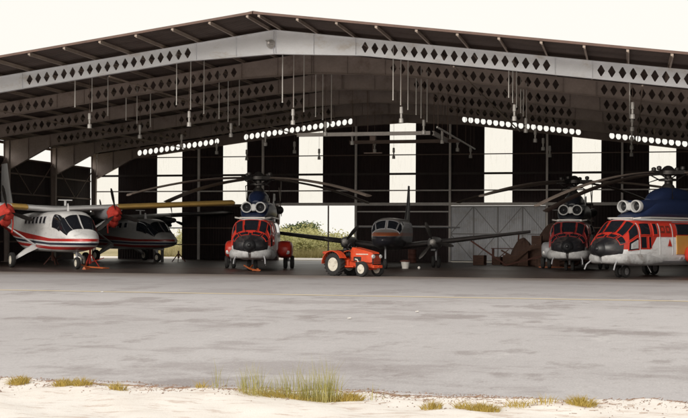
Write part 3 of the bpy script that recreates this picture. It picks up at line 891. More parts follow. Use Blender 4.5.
    for az in blades:
        a = RAD(az); c, s = math.cos(a), math.sin(a); rings = []
        for i in range(13):
            t = i / 12; r = 1.0 + 6.8 * t; ch = .25 if t < .06 else .48
            z = 4.57 - droop * (r / 7.8) ** 2 * 1.05
            ring = []
            for u, h in ((-.5, 0), (-.35, .05), (0, .06), (.3, .035), (.5, 0), (.3, -.03), (0, -.045), (-.35, -.04)):
                w = u * ch; ring.append((.9 + r * c - w * s, r * s + w * c, z + h + w * .08))
            rings.append(ring)
        MB().loft(rings).build('rotor_blade', M['blade'], R)
    # sponsons with main gear
    for s in (1, -1):
        S = Hull([(-1.9, .72, .95, .05, 2.0), (-1.2, .58, 1.25, .3, 2.6), (-.3, .52, 1.40, .38, 3.4), (.6, .54, 1.42, .38, 3.6), (1.0, .60, 1.36, .35, 3.4), (1.22, .70, 1.2, .26, 2.8), (1.28, .8, 1.1, .14, 2.4)])
        b = S.body(24, 24); b.v = [(x, y + s * 1.32, z) for x, y, z in b.v]
        b.build('sponson', redm if red[0] > .3 else M['grey_paint'], R, True, 50)
        b = MB(); b.lathe([(.11, .0), (.12, .05), (.10, .09), (.03, .11)], (1.16, s * 1.5, .84), 'x', 14); b.build('landing_light', M['lens'], R)
        MB().tube([(0, s * 1.45, .8), (0, s * 1.5, .36)], .06, 10).build('gear_leg', M['grey_paint'], R)
        for e in (-1, 1): wheel(R, (0, s * 1.5 + e * .17, .33), .33, .2, M['rim_grey'])
    MB().tube([(4.2, 0, .7), (4.3, 0, .3)], .055, 10).tube([(3.6, 0, .65), (4.25, 0, .4)], .03, 8).build('gear_leg', M['grey_paint'], R)
    for e in (-1, 1): wheel(R, (4.3, e * .16, .26), .26, .16, M['rim_grey'])
    # tail
    wing(MB(), [(-9.0, 1.9, 0, 2.1, .12), (-9.9, 1.3, 0, 3.4, .11), (-10.4, .9, 0, 4.2, .1)], True).build('tail_fin', M['white'], R)
    wing(MB(), [(-9.9, .9, -.1, 3.3, .1), (-10.0, .7, -2.0, 3.35, .1)]).build('tail_stabiliser', M['white'], R)
    for k in range(4):
        a = RAD(30 + 90 * k)
        MB().bar((-10.5 + .1 * math.cos(a), .38, 3.7 + .1 * math.sin(a)), (-10.5 + 1.5 * math.cos(a), .38, 3.7 + 1.5 * math.sin(a)), .04, .2).build('tail_rotor_blade', M['blade'], R)
    MB().tube([(-10.4, .05, 3.7), (-10.5, .45, 3.7)], .08, 8).build('tail_rotor_hub', M['dark_metal'], R)
    # small fittings: wipers, mirrors, probes, chin aerials
    for s in (1, -1):
        MB().tube([(5.55, s * .2, 1.75), (5.25, s * .3, 2.0), (5.02, s * .32, 2.16)], .014, 6).build('wiper', M['black'], R)
        MB().tube([(5.5, s * .62, .8), (5.85, s * .72, .55), (5.95, s * .74, .35)], .03, 6).build('step_bar', M['grey_paint'], R)
    MB().tube([(3.2, .5, .5), (3.0, .55, .2)], .015, 6).build('whip_aerial', M['white'], R)
    if logo:
        b = MB(); b.v = [PH.P(x, a, .026) for x, a in PH.q([(2.44, 1.33), (2.12, 1.33), (2.18, 1.45), (2.28, 1.66), (2.38, 1.45)])]; b.f = [(0, 1, 2, 3, 4)]
        b.build('flame_emblem', M['red'], R, False)
        mm_ = mat('dark_red_marking', (.16, .03, .02), .4)
        for x0, x1 in ((2.92, 2.60), (2.50, 2.18)):
            for pts in ([(x0, 1.9), (x0 - .07, 1.9), (x0 - .07, 2.2), (x0, 2.2)], [(x1 + .07, 1.9), (x1, 1.9), (x1, 2.2), (x1 + .07, 2.2)], [(x0 - .075, 2.14), (x1 + .075, 2.14), (x1 + .075, 2.2), (x0 - .075, 2.2)], [(x0 - .075, 1.9), (x1 + .075, 1.9), (x1 + .075, 1.98), (x0 - .075, 1.98)]):
                PH.patch(PH.q(pts), .016, 2, 2).build('marking', mm_, R, False)
        for i in range(7):
            x0 = 1.4 - .30 * i
            PH.patch(PH.q([(x0, .76), (x0 - .2, .76), (x0 - .2, .86), (x0, .86)]), .03, 2, 2).build('marking', M['grey_paint'], R, False)
    return R

RED, WHITE, BLUE = (.50, .036, .022), (.72, .72, .73), M['blue']
puma('red white and blue helicopter with gold cabin door parked beside the dark helicopter', (2.22, 56.6, .02), RAD(-124.9), 1.012, BLUE, RED, WHITE, (-8, 82, 172, 262), M['gold'], True, True, 1.5)
puma('red and white helicopter with blue engine cowling beside the open back doorway', (-19.09, 61.0, .02), RAD(-77.2), 1.035, BLUE, RED, WHITE, (-45, 45, 135, 225), M['white'], False, False, 1.0)
puma('dark helicopter with black engine cowling and dull red window frames, shade painted into its colours', (-2.9, 67.2, .02), RAD(-91), 1.035, M['black_cowl'], (.26, .03, .03), (.40, .38, .38), (-30, 60, 150, 240), M['grey_paint'], False, False, .9)  # same livery in darker colours, with interior shade painted in

# ------------------------------------------------------------------ high wing twin
OH = Hull([(-9.2, 2.15, 2.45, .06, 2.0), (-7.2, 1.85, 2.6, .3, 2.3), (-4.8, 1.35, 2.72, .58, 2.8), (-2.6, .88, 2.80, .82, 3.4), (-1.4, .80, 2.82, .88, 3.6), (3.4, .80, 2.82, .88, 3.6), (3.95, .82, 2.78, .88, 3.4),
           (4.35, .85, 2.62, .87, 3.2), (4.9, .90, 2.14, .82, 2.9), (5.25, .95, 1.90, .76, 2.7), (5.7, 1.02, 1.70, .60, 2.4), (6.0, 1.13, 1.56, .38, 2.1), (6.15, 1.28, 1.42, .1, 2.0)])
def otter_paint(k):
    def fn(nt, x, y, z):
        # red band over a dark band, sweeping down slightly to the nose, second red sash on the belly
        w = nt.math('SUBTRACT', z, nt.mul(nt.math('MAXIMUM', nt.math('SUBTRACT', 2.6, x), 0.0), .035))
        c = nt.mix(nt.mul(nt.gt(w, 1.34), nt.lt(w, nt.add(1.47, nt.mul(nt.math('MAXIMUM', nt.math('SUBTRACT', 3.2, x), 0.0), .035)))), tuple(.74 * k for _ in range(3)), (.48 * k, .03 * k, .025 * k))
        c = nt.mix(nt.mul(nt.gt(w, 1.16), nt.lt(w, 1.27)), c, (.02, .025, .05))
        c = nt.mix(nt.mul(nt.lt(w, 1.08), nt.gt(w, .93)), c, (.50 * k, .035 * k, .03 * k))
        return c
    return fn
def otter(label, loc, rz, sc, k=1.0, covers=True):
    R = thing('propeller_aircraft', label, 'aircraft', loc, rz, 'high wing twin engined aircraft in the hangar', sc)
    pw = M['white'] if k > .8 else mat('shaded_white_paint', (.74 * k, .73 * k, .72 * k), .4)
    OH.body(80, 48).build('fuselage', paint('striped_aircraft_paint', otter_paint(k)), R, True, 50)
    OH.window([(5.16, 60), (4.46, 52), (4.40, 88.5), (5.18, 88)], R, M['black'], 'windshield_pane', mirror=True, fw=.02)
    OH.window([(5.12, 14), (4.36, 4), (4.36, 47), (5.16, 55)], R, M['black'], 'windshield_pane', mirror=True, fw=.02)
    OH.window([(4.28, 2), (3.25, 4), (3.25, 42), (4.28, 43)], R, M['black'], 'cockpit_window', mirror=True, fw=.02)
    for i in range(6):
        x = 1.9 - .62 * i
        OH.window([(x + .17, 12), (x - .17, 12), (x - .17, 34), (x + .17, 34)], R, M['grey_paint'], 'cabin_window', mirror=True, fw=.025)
    b = MB(); b.v = [OH.P(x, a, .02) for x, a in ((-.9, 178 + 30), (-2.3, 178 + 30), (-2.3, 140), (-.9, 140))]; b.f = [(0, 1, 2, 3)]
    # wing with ochre leading edge strip, flaps line and struts
    for s in (1, -1):
        dz = .052
        wing(MB(), [(1.35, 1.98, s * .0, 2.92, .15), (1.35, 1.98, s * 2.8, 2.92 + dz * 2.8, .15), (1.35, 1.98, s * 6.5, 2.92 + dz * 6.5, .15), (1.33, 1.9, s * 9.9, 2.92 + dz * 9.9, .13)]).build('wing', pw, R, True, 30)
        e = MB(); rings = []
        for y in (1.5, 2.3, 3.2, 6.5, 9.85):
            a = airfoil(1.37, 2.02, s * y, 2.92 + dz * y, .157, 14)
            n = len(a); rings.append(a[:5] + [a[4 - 1], a[0]] if False else [a[n - 4], a[n - 3], a[n - 2], a[n - 1], a[0], a[1], a[2], a[3], a[4]])
        for rg in ((rings[:2], rings[2:]) if s < 0 else (rings[2:],)): e.loft(rg)
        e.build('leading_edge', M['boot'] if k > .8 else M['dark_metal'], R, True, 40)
        MB().loft([[(x0 + t, s * y, z - h), (x0 - t, s * y, z - h), (x0 - t, s * y, z + h), (x0 + t, s * y, z + h)] for x0, y, z, t, h in ((.35, .84, 1.12, .1, .035), (.45, 3.7, 2.98, .1, .035))]).build('wing_strut', pw, R, False)
        # nacelle
        c = (0, s * 2.75, 0)
        Nn = Hull([(-.9, 2.72, 3.0, .06, 2), (-.2, 2.55, 3.15, .26, 2.4), (.9, 2.45, 3.1, .33, 2.5), (1.6, 2.5, 3.02, .30, 2.4), (2.0, 2.58, 2.95, .2, 2.2), (2.12, 2.68, 2.86, .12, 2.0)])
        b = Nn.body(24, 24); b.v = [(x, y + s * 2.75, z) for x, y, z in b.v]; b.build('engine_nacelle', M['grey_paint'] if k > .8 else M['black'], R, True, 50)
        MB().bevbox(1.3, 1.85, s * 2.75 - .16, s * 2.75 + .16, 2.30, 2.52, .05).build('intake_scoop', M['black'], R, True)
        if covers:
            b = MB(); b.ellipsoid((1.98, s * 2.75, 2.74), (.26, .40, .42), 16, 12, lambda x, y, z: .10 * math.sin(5 * x + 7 * y) * math.sin(6 * z + 3 * y))
            b.ellipsoid((1.75, s * 2.75, 2.32), (.28, .28, .28), 14, 10, lambda x, y, z: .12 * math.sin(6 * x + 5 * y) * math.sin(5 * z))
            b.build('engine_cover', M['red_cover'], R, True, 80)
            MB().tube([(1.95, s * (2.75 - .3), 2.6), (1.9, s * (2.75 - .34), 2.2), (1.85, s * (2.75 - .3), 1.75)], .035, 6).build('cover_strap', M['red_cover'], R)
        propeller(R, (2.2, s * 2.75, 2.76), 1.3, 3, 102, M['dark_metal'], M['red_cover'] if covers else M['dark_metal'])
        # main gear
        MB().loft([[(x0 + t, s * y, z - h), (x0 - t, s * y, z - h * .6), (x0 - t, s * y, z + h * .6), (x0 + t, s * y, z + h)] for x0, y, z, t, h in ((.0, .72, 1.12, .32, .16), (0, 1.2, .86, .26, .13), (0, 1.78, .46, .12, .07))]).build('gear_leg', pw, R, True, 60)
        wheel(R, (0, s * 1.92, .38), .38, .24, M['rim_white'])
        # tailplane
        wing(MB(), [(-7.6, 1.5, s * .1, 3.3, .1), (-7.75, 1.1, s * 3.1, 3.3, .1)]).build('tailplane', pw, R, True, 30)
    MB().tube([(4.3, 0, 1.0), (4.35, 0, .34)], .06, 10).tube([(3.9, 0, 1.0), (4.3, 0, .55)], .03, 8).build('gear_leg', M['grey_paint'], R)
    wheel(R, (4.35, 0, .29), .29, .2, M['rim_white'])
    wing(MB(), [(-6.3, 2.9, 0, 2.5, .09), (-7.3, 1.9, 0, 4.2, .09), (-7.95, 1.15, 0, 5.72, .09)], True).build('tail_fin', pw, R, True, 30)
    # aerials on the roof
    MB().bar((2.2, .1, 3.1), (2.2, .1, 3.36), .04, .1).bar((2.2, -.25, 3.38), (2.2, .45, 3.38), .06, .05).build('aerial', M['white'], R, False)
    MB().loft([[(3.1, -.02, 2.8), (2.85, -.02, 2.8), (2.85, .02, 2.8), (3.1, .02, 2.8)], [(2.98, -.01, 3.2), (2.86, -.01, 3.2), (2.86, .01, 3.2), (2.98, .01, 3.2)]]).build('aerial', M['white'], R, False)
    return R
otter('white twin propeller aircraft with red and navy stripes and red engine covers', (-30.1, 58.7, .02), RAD(-45.5), 1.041, 1.0, True)
otter('striped twin propeller aircraft standing behind the white one, shade painted into its colours', (-33.5, 75.6, .02), RAD(-33.3), 1.0, .34, False)  # same model, with shade put into its paint and leading edges

# ------------------------------------------------------------------ low wing twin
KH = Hull([(-8.6, 1.9, 2.2, .06, 2), (-6.5, 1.6, 2.5, .35, 2.3), (-4, 1.2, 2.68, .68, 2.7), (-2, .98, 2.74, .85, 3.0), (1.8, .98, 2.74, .86, 3.0), (2.5, 1.0, 2.70, .86, 2.9), (2.9, 1.02, 2.55, .84, 2.7), (3.45, 1.06, 2.12, .76, 2.5), (3.9, 1.1, 1.98, .66, 2.4), (4.5, 1.2, 1.82, .42, 2.2), (4.75, 1.35, 1.68, .2, 2.1), (4.85, 1.48, 1.56, .05, 2)])
def king_paint(nt, x, y, z):
    c = nt.mix(nt.gt(z, 1.72), (.02, .02, .026), (.24, .22, .215))
    return nt.mix(nt.mul(nt.gt(z, 1.74), nt.lt(z, 1.93)), c, (.30, .085, .035))
M['dark_nacelle'] = mat('dark_nacelle_paint', (.12, .115, .115), .45)
K = thing('low_wing_aircraft', 'dark twin engined low wing aircraft with orange stripe facing out behind the tractor', 'aircraft', (-12.86, 66.15, .02), RAD(-85.7))
KH.body(80, 48).build('fuselage', paint('dark_striped_aircraft_paint', king_paint), K, True, 50)
KH.window([(3.40, 54), (2.86, 50), (2.86, 88), (3.42, 87)], K, M['grey_paint'], 'windshield_pane', mirror=True, fw=.03)
KH.window([(3.36, 24), (2.78, 16), (2.76, 44), (3.38, 48)], K, M['grey_paint'], 'windshield_pane', mirror=True, fw=.03)
KH.window([(2.68, 14), (2.1, 14), (2.1, 40), (2.64, 40)], K, M['grey_paint'], 'cockpit_window', mirror=True, fw=.03)
for i in range(6):
    x = 1.4 - .7 * i
    KH.window([(x + .2, 14), (x - .2, 14), (x - .2, 36), (x + .2, 36)], K, M['grey_paint'], 'cabin_window', mirror=True, fw=.025)
for s in (1, -1):
    dz = .122
    wing(MB(), [(1.2, 2.3, s * .3, 1.12, .15), (1.1, 2.1, s * 2.4, 1.12 + dz * 2.1, .15), (.6, 1.35, s * 7.6, 1.12 + dz * 7.3, .12)]).build('wing', M['black'] if False else mat('dark_wing_paint', (.05, .045, .045), .4), K, True, 30)
    Nn = Hull([(-1.2, 1.2, 1.5, .06, 2), (-.4, 1.08, 1.68, .34, 2.4), (1.0, 1.02, 1.72, .38, 2.5), (1.8, 1.08, 1.68, .32, 2.4), (2.2, 1.22, 1.58, .18, 2.1)])
    b = Nn.body(24, 24); b.v = [(x, y + s * 2.4, z) for x, y, z in b.v]; b.build('engine_nacelle', M['dark_nacelle'], K, True, 50)
    propeller(K, (2.25, s * 2.4, 1.42), 1.15, 3, 80 + 30 * s, M['dark_metal'], M['lamp_body'])
    MB().bevbox(1.5, 2.05, s * 2.4 - .15, s * 2.4 + .15, .92, 1.1, .04).build('intake_scoop', M['black'], K)
    MB().tube([(0, s * 2.4, 1.1), (0, s * 2.4, .4)], .06, 10).build('gear_leg', M['grey_paint'], K)
    for e in (-1, 1): wheel(K, (0, s * 2.4 + e * .15, .33), .33, .18, M['rim_grey'])
    wing(MB(), [(-7.0, 1.6, s * .1, 2.3, .1), (-7.6, .9, s * 3.2, 2.3, .1)]).build('tailplane', M['grey_paint'], K, True, 30)
MB().tube([(3.6, 0, 1.15), (3.6, 0, .3)], .05, 10).build('gear_leg', M['grey_paint'], K)
wheel(K, (3.6, 0, .27), .27, .18, M['rim_grey'])
wing(MB(), [(-5.6, 3.2, 0, 2.4, .08), (-7.0, 1.9, 0, 3.6, .09), (-7.75, 1.0, 0, 4.9, .09)], True).build('tail_fin', mat('dark_fin_paint', (.05, .045, .05), .4), K, True, 30)

# ------------------------------------------------------------------ the small tractor
T = thing('tractor', 'small red orange garden tractor with cream wheels on the apron edge', 'tractor', (-12.05, 50.75, .02), RAD(-30), scale=1.0)
rr_, fr_ = .50, .33
for s in (1, -1):
    wheel(T, (-.05, s * .52, rr_), rr_, .32, M['rim_white'], 'rear_tyre', .56)
    wheel(T, (1.52, s * .50, fr_), fr_, .2, M['rim_white'], 'front_tyre', .58)
    b = MB()                                             # curved mudguard over the rear tyre
    ring = []
    for i in range(11):
        a = RAD(28 + 150 * i / 10); r = rr_ + .07
        ring.append([(-.05 + r * math.cos(a), s * .34, rr_ + r * math.sin(a)), (-.05 + r * math.cos(a), s * .74, rr_ + r * math.sin(a)), (-.05 + (r + .03) * math.cos(a), s * .74, rr_ + (r + .03) * math.sin(a)), (-.05 + (r + .03) * math.cos(a), s * .34, rr_ + (r + .03) * math.sin(a))])
    b.loft(ring); b.build('mudguard', M['tractor'], T, True, 40)
    MB().bevbox(.5, 1.0, s * .2 - .04 + s * .16, s * .2 + .04 + s * .3, .40, .46, .015).build('footplate', M['tractor'], T, False)
    MB().lathe([(.09, 0), (.1, .03), (.07, .08)], (1.88, s * .22, .86), 'x', 14).build('headlight', M['lens'], T)
hd = MB()                                                # bonnet: high at the dash, sloping to the nose
hd.loft([[(x, -w, z0), (x, w, z0), (x, w, z1 - .08), (x, w - .07, z1), (x, -w + .07, z1), (x, -w, z1 - .08)] for x, w, z0, z1 in ((.62, .24, .68, 1.16), (.72, .30, .66, 1.24), (.95, .31, .64, 1.20), (1.5, .31, .62, 1.10), (1.82, .30, .60, 1.03), (1.88, .27, .62, .98))])
bn = hd.build('bonnet', M['tractor'], T, True, 35)
for s in (1, -1):
    MB().bevbox(.86, 1.30, s * .312 - .008, s * .312 + .008, .66, .84, .006).build('engine_opening', M['black'], bn, False)
    MB().box(1.0, 1.7, s * .312 - .003, s * .312 + .003, .93, .97).build('bonnet_stripe', M['rim_white'], bn, False)
    MB().tube([(.98, s * .33, .74), (1.12, s * .36, .72), (1.16, s * .34, .62)], .03, 8).build('filter', M['rim_white'], bn)
for x, y, h in ((.56, .16, 1.22), (.5, -.14, 1.18), (.2, .34, 1.02), (.12, -.34, 1.0)):
    MB().tube([(x, y, .7), (x - .06, y * 1.2, h)], .014, 6).ellipsoid((x - .06, y * 1.2, h), (.03, .03, .03), 8, 6).build('control_lever', M['black'], T)
for s in (1, -1):
    lg = MB()
    for k in range(20):
        a = 2 * math.pi * k / 20
        for e in (0, 1):
            a2 = a + .16 * e
            p = [(-.05 + (rr_ + .0) * math.cos(a2 + d), s * .52 + (-.14 if e == 0 else .0), rr_ + rr_ * math.sin(a2 + d)) for d in (0, .16)]
            q = (p[0][0], p[0][1], p[0][2]); w = (p[1][0], p[1][1] + .14, p[1][2])
            lg.bar(q, w, .035, .035)
    lg.build('tyre_lugs', M['rubber'], T, False)
MB().bevbox(1.885, 1.93, -.26, .26, .52, .96, .015).build('grille', M['black'], T, False)
for i in range(6): MB().box(1.932, 1.945, -.22, .22, .56 + i * .062, .585 + i * .062).build('grille_bar', M['tractor'], T, False)
MB().bevbox(.35, 1.8, -.17, .17, .36, .64, .03).bevbox(-.35, .5, -.28, .28, .34, .72, .04).build('chassis', M['tractor'], T, True)
MB().bevbox(.9, 1.35, -.25, .25, .45, .68, .03).build('engine', M['dark_metal'], T, True)
MB().bar((1.52, -.46, fr_), (1.52, .46, fr_), .07, .08).bar((1.52, 0, fr_), (1.52, 0, .6), .1, .1).build('front_axle', M['tractor'], T, False)
MB().tube([(-.05, -.5, rr_), (-.05, .5, rr_)], .08, 10).build('rear_axle', M['tractor'], T)
MB().bevbox(-.22, .26, -.22, .22, .80, .90, .04).bevbox(-.32, -.20, -.22, .22, .86, 1.12, .04).build('seat', M['seat'], T, True)
MB().bevbox(-.30, .22, -.24, .24, .70, .80, .03).build('seat_pan', M['tractor'], T, True)
MB().bevbox(-.78, -.46, -.55, .55, .92, 1.06, .03).build('rear_crossbar', M['tractor'], T, True)
for s in (1, -1): MB().bar((-.62, s * .42, .92), (-.4, s * .34, .55), .06, .06).build('rear_bracket', M['tractor'], T, False)
sw = MB()
for i in range(18):
    a0, a1 = 2 * math.pi * i / 18, 2 * math.pi * (i + 1) / 18
    f = lambda a: (.42 + .13 * math.cos(a) * .5, .19 * math.sin(a), 1.27 + .16 * math.cos(a))
    sw.tube([f(a0), f(a1)], .016, 6)
sw.tube([(.44, 0, 1.27), (.66, 0, 1.1)], .02, 6).build('steering_wheel', M['black'], T)
MB().tube([(1.05, .22, .66), (1.05, .38, .62), (1.25, .4, .6)], .04, 8).build('exhaust_pipe', M['rim_grey'], T)
MB().tube([(1.93, 0, .42), (2.05, 0, .42)], .03, 8).bevbox(1.9, 2.0, -.28, .28, .36, .50, .02).build('front_bumper', M['tractor'], T)

# ------------------------------------------------------------------ clutter on the hangar floor
b = MB(); tb = thing('steel_bench', 'rusty steel frame bench against the grey sliding door', 'bench', (-8.3, 75.5, .02))
MB().box(-.1, 2.0, -.35, .35, .98, 1.03).build('bench_top', M['rust'], tb, False)
for x in (0, 1.9):
    for y in (-.3, .3): MB().box(x - .04, x + .04, y - .04, y + .04, 0, .98).build('leg', M['rust'], tb, False)
MB().bar((.0, -.3, .1), (1.0, -.3, .95), .04, .05).build('brace', M['rust'], tb, False)
MB().box(.05, 1.85, -.28, -.22, .22, .28).build('stretcher', M['rust'], tb, False)
def crate(loc, rz, w, d, h, label, m='wood'):
    c = thing('wooden_crate', label, 'crate', loc, rz, 'crates stacked on the hangar floor')
    MB().box(-w / 2 + .02, w / 2 - .02, -d / 2 + .02, d / 2 - .02, .02, h - .02).build('crate_body', M[m], c, False)
    for s in (-1, 1):
        for i in range(4):
            z = h * (i + .5) / 4
            MB().box(-w / 2, w / 2, s * d / 2 - .02, s * d / 2 + .006, z - h * .11, z + h * .11).build('plank', M[m], c, False)
        for x in (-1, 1): MB().box(x * (w / 2 - .05) - .04, x * (w / 2 - .05) + .04, s * (d / 2 + .018) - .012, s * (d / 2 + .018) + .012, 0, h).build('batten', M[m], c, False)
    for i in range(4):
        y = -d / 2 + d * (i + .5) / 4
        MB().box(-w / 2, w / 2, y - d * .115, y + d * .115, h - .018, h + .004).build('plank', M[m], c, False)
    return c
crate((-7.0, 73.4, .02), .1, .95, .8, .62, 'wide low timber crate in front of the rusty bench')
crate((-5.35, 73.2, .02), -.2, .8, .7, 1.25, 'tall narrow timber crate beside the brown covered heap')
crate((-4.6, 70.6, .02), .35, 1.3, .5, .42, 'flat timber crate on the floor before the brown covered heap')
def heap(loc, r, label, seed, name='covered_heap', m='tarp'):
    rr = random.Random(seed); ph = [rr.uniform(0, 6) for _ in range(6)]
    b = MB(); n, mm = 36, 18; rings = []
    for i in range(mm + 1):
        t = i / mm; ring = []
        for k in range(n):
            a = 2 * math.pi * k / n
            q = 1 + .16 * math.sin(2 * a + ph[0]) + .1 * math.sin(5 * a + ph[1]) * t + .05 * math.sin(11 * a + ph[2] + 5 * t)
            rad = (1 - t ** 2.4) ** .5 if t < 1 else .01
            sq = 1 / max(abs(math.cos(a)), abs(math.sin(a))) ** .5
            ring.append((r[0] * q * rad * sq * math.cos(a) + r[0] * .25 * t, r[1] * q * rad * sq * math.sin(a), r[2] * (t + .07 * math.sin(3 * a + ph[3]) * t + .04 * math.sin(7 * a + ph[4]) * t)))
        rings.append(ring)
    o = b.loft(rings).build(name, M[m], None, True, 35); o.location = loc
    return tag(o, label, 'tarpaulin')
heap((-4.7, 75.2, .02), (1.0, .9, 2.55), 'tall heap under brown canvas next to the sliding door edge', 4)
heap((-6.5, 75.0, .02), (.7, .6, 1.55), 'lower heap under brown canvas between bench and tall heap', 9)
pole = tag(MB().tube([(0, 0, 0), (.12, .1, 2.1)], .05, 8).box(-.12, .12, -.12, .12, -.0, .05).build('steel_post', M['rust']), 'leaning rusty steel post behind the timber crates', 'post'); pole.location = (-6.9, 76.4, .02)
pl = tag(MB().box(-.9, .9, -.12, .12, 0, .05).build('floor_plank', M['orange'], None, False), 'orange plank lying flat on the hangar floor', 'plank'); pl.location = (-4.1, 69.2, .02); pl.rotation_euler = (0, 0, .1)
rc_ = random.Random(31)
for i, (x, y, w, d, h, lab) in enumerate(((-7.9, 74.6, .5, .4, .5, 'small timber crate under the rusty bench'), (-6.1, 72.6, .6, .5, .9, 'upright timber crate left of the tall narrow one'), (-5.4, 73.2, .6, .5, .55, 'short timber crate topping the tall narrow crate'), (-3.7, 72.6, .9, .7, 1.15, 'broad tall timber crate near the dark helicopter'), (-8.9, 73.6, .7, .5, .6, 'low timber crate at the outer end of the bench'))):
    crate((x, y, .02 if i != 2 else 1.28), rc_.uniform(-.3, .3), w, d, h, lab)
for i in range(14):
    x = rc_.uniform(-7.6, -3.2); y = rc_.uniform(71.5, 74.0); L = rc_.uniform(1.6, 3.0); a = rc_.uniform(-.5, .5); e = rc_.uniform(.15, .75)
    o = MB().bar((0, 0, .03), (L * math.cos(e), a, L * math.sin(e)), .05, .09).build('scrap_timber', M['wood' if i % 2 else 'rust'], None, False)
    o.location = (x, y, .02); o.rotation_euler = (0, 0, math.pi if i % 3 == 0 else rc_.uniform(-.3, .3))
    tag(o, 'long scrap length leaning over the crates by the sliding door', 'scrap', 'scrap lengths by the sliding door')
def drum(loc, label):
    d = thing('oil_drum', label, 'drum', loc, 0, 'oil drums in the hangar')
    MB().lathe([(.27, 0), (.29, .02), (.28, .05), (.28, .28), (.295, .3), (.28, .32), (.28, .57), (.295, .59), (.28, .61), (.28, .84), (.29, .87), (.27, .88), (.26, .86), (.03, .86)], (0, 0, 0), 'z', 22).build('drum_body', M['rust'], d)
    MB().lathe([(.04, .86), (.04, .89)], (.15, 0, 0), 'z', 10).build('bung', M['dark_metal'], d)
drum((-3.3, 75.5, .02), 'rusty oil drum standing close behind the dark helicopter'); drum((-13.9, 78.0, .02), 'rusty oil drum behind the low wing aircraft')
bk = thing('bucket', 'pale plastic bucket with lid under the low wing aircraft', 'bucket', (-11.7, 63.6, .02), scale=.8)
MB().lathe([(.22, 0), (.30, .42), (.32, .43), (.32, .46), (.29, .46), (.22, .05)], (0, 0, 0), 'z', 20).build('bucket_body', M['plastic'], bk)
MB().lathe([(.36, .46), (.37, .5), (.3, .56), (.1, .58)], (0, 0, 0), 'z', 20).build('bucket_lid', M['rust'], bk)
fb_ = tag(MB().ellipsoid((0, 0, .08), (.08, .08, .08), 14, 10).build('white_float', M['plastic']), 'small white ball float on the floor by the bucket', 'ball'); fb_.location = (-10.75, 62.4, .02)
ws = thing('white_box', 'small white box on a stand behind the shaded striped aircraft', 'box', (-29.9, 73.5, .02))
MB().bevbox(-.3, .3, -.25, .25, .75, 1.15, .03).build('box_body', M['plastic'], ws)
for x in (-.25, .25): MB().box(x - .03, x + .03, -.2, .2, 0, .75).build('leg', M['dark_metal'], ws, False)
def tripod_jack(loc, label, m, h=.8, rz=0):
    j = thing('tripod_jack', label, 'jack', loc, rz, 'jacks on the hangar floor')
    MB().tube([(0, 0, .25), (0, 0, h)], [.07, .05], 10).lathe([(.08, h), (.08, h + .03)], (0, 0, 0), 'z', 10).build('ram', M[m], j)
    for k in range(3):
        a = 2 * math.pi * k / 3
        MB().bar((.05 * math.cos(a), .05 * math.sin(a), h * .75), (.5 * math.cos(a), .5 * math.sin(a), .03), .05, .05).build('leg', M[m], j, False)
    MB().bar((0, 0, .3), (.7, 0, .55), .04, .04).build('handle', M[m], j, False)
tripod_jack((-26.9, 56.9, .02), 'red tripod jack under the nose of the striped white aircraft', 'red_cover', .95, .4)
tripod_jack((-31.9, 62.6, .02), 'low rusty jack under the cabin of the striped white aircraft', 'rust', .75, 1.3)
tripod_jack((-28.4, 73.2, .02), 'dull orange jack under the nose of the shaded striped aircraft', 'rust', .7, 2.0)
def towbar(loc, rz, label):
    t = thing('tow_bar', label, 'tow bar', loc, rz, 'orange tow bars on the floor')
    MB().bar((0, 0, .12), (1.5, .0, .08), .07, .07).build('tow_pole', M['orange'], t, False)
    MB().bar((-.3, -.22, .28), (0, 0, .12), .05, .06).build('fork', M['orange'], t, False); MB().bar((-.3, .22, .28), (0, 0, .12), .05, .06).build('fork', M['orange'], t, False)
    MB().bar((1.5, -.2, .08), (1.5, .2, .08), .05, .05).build('handle_bar', M['orange'], t, False)
towbar((-26.6, 55.8, .02), RAD(-25), 'orange tow bar lying under the striped white aircraft nose')
towbar((-18.0, 55.9, .02), RAD(-60), 'orange tow bar at the nose wheel of the helicopter by the doorway')
chk = None
for i, (x, y) in enumerate(((-26.4, 55.4), (-17.7, 56.2))):
    b = MB(); b.loft([[(-.1, yy, 0), (.1, yy, 0), (.03, yy, .13), (-.03, yy, .13)] for yy in (-.25, .25)])
    if chk is None: o = chk = b.build('wheel_chock', M['orange'], None, False)
    else: o = chk.copy(); col.objects.link(o)
    o.location = (x, y, .02); o.rotation_euler = (0, 0, .4 * i)
    tag(o, 'small orange wheel chock on the floor by a nose wheel', 'chock', 'orange wheel chocks')

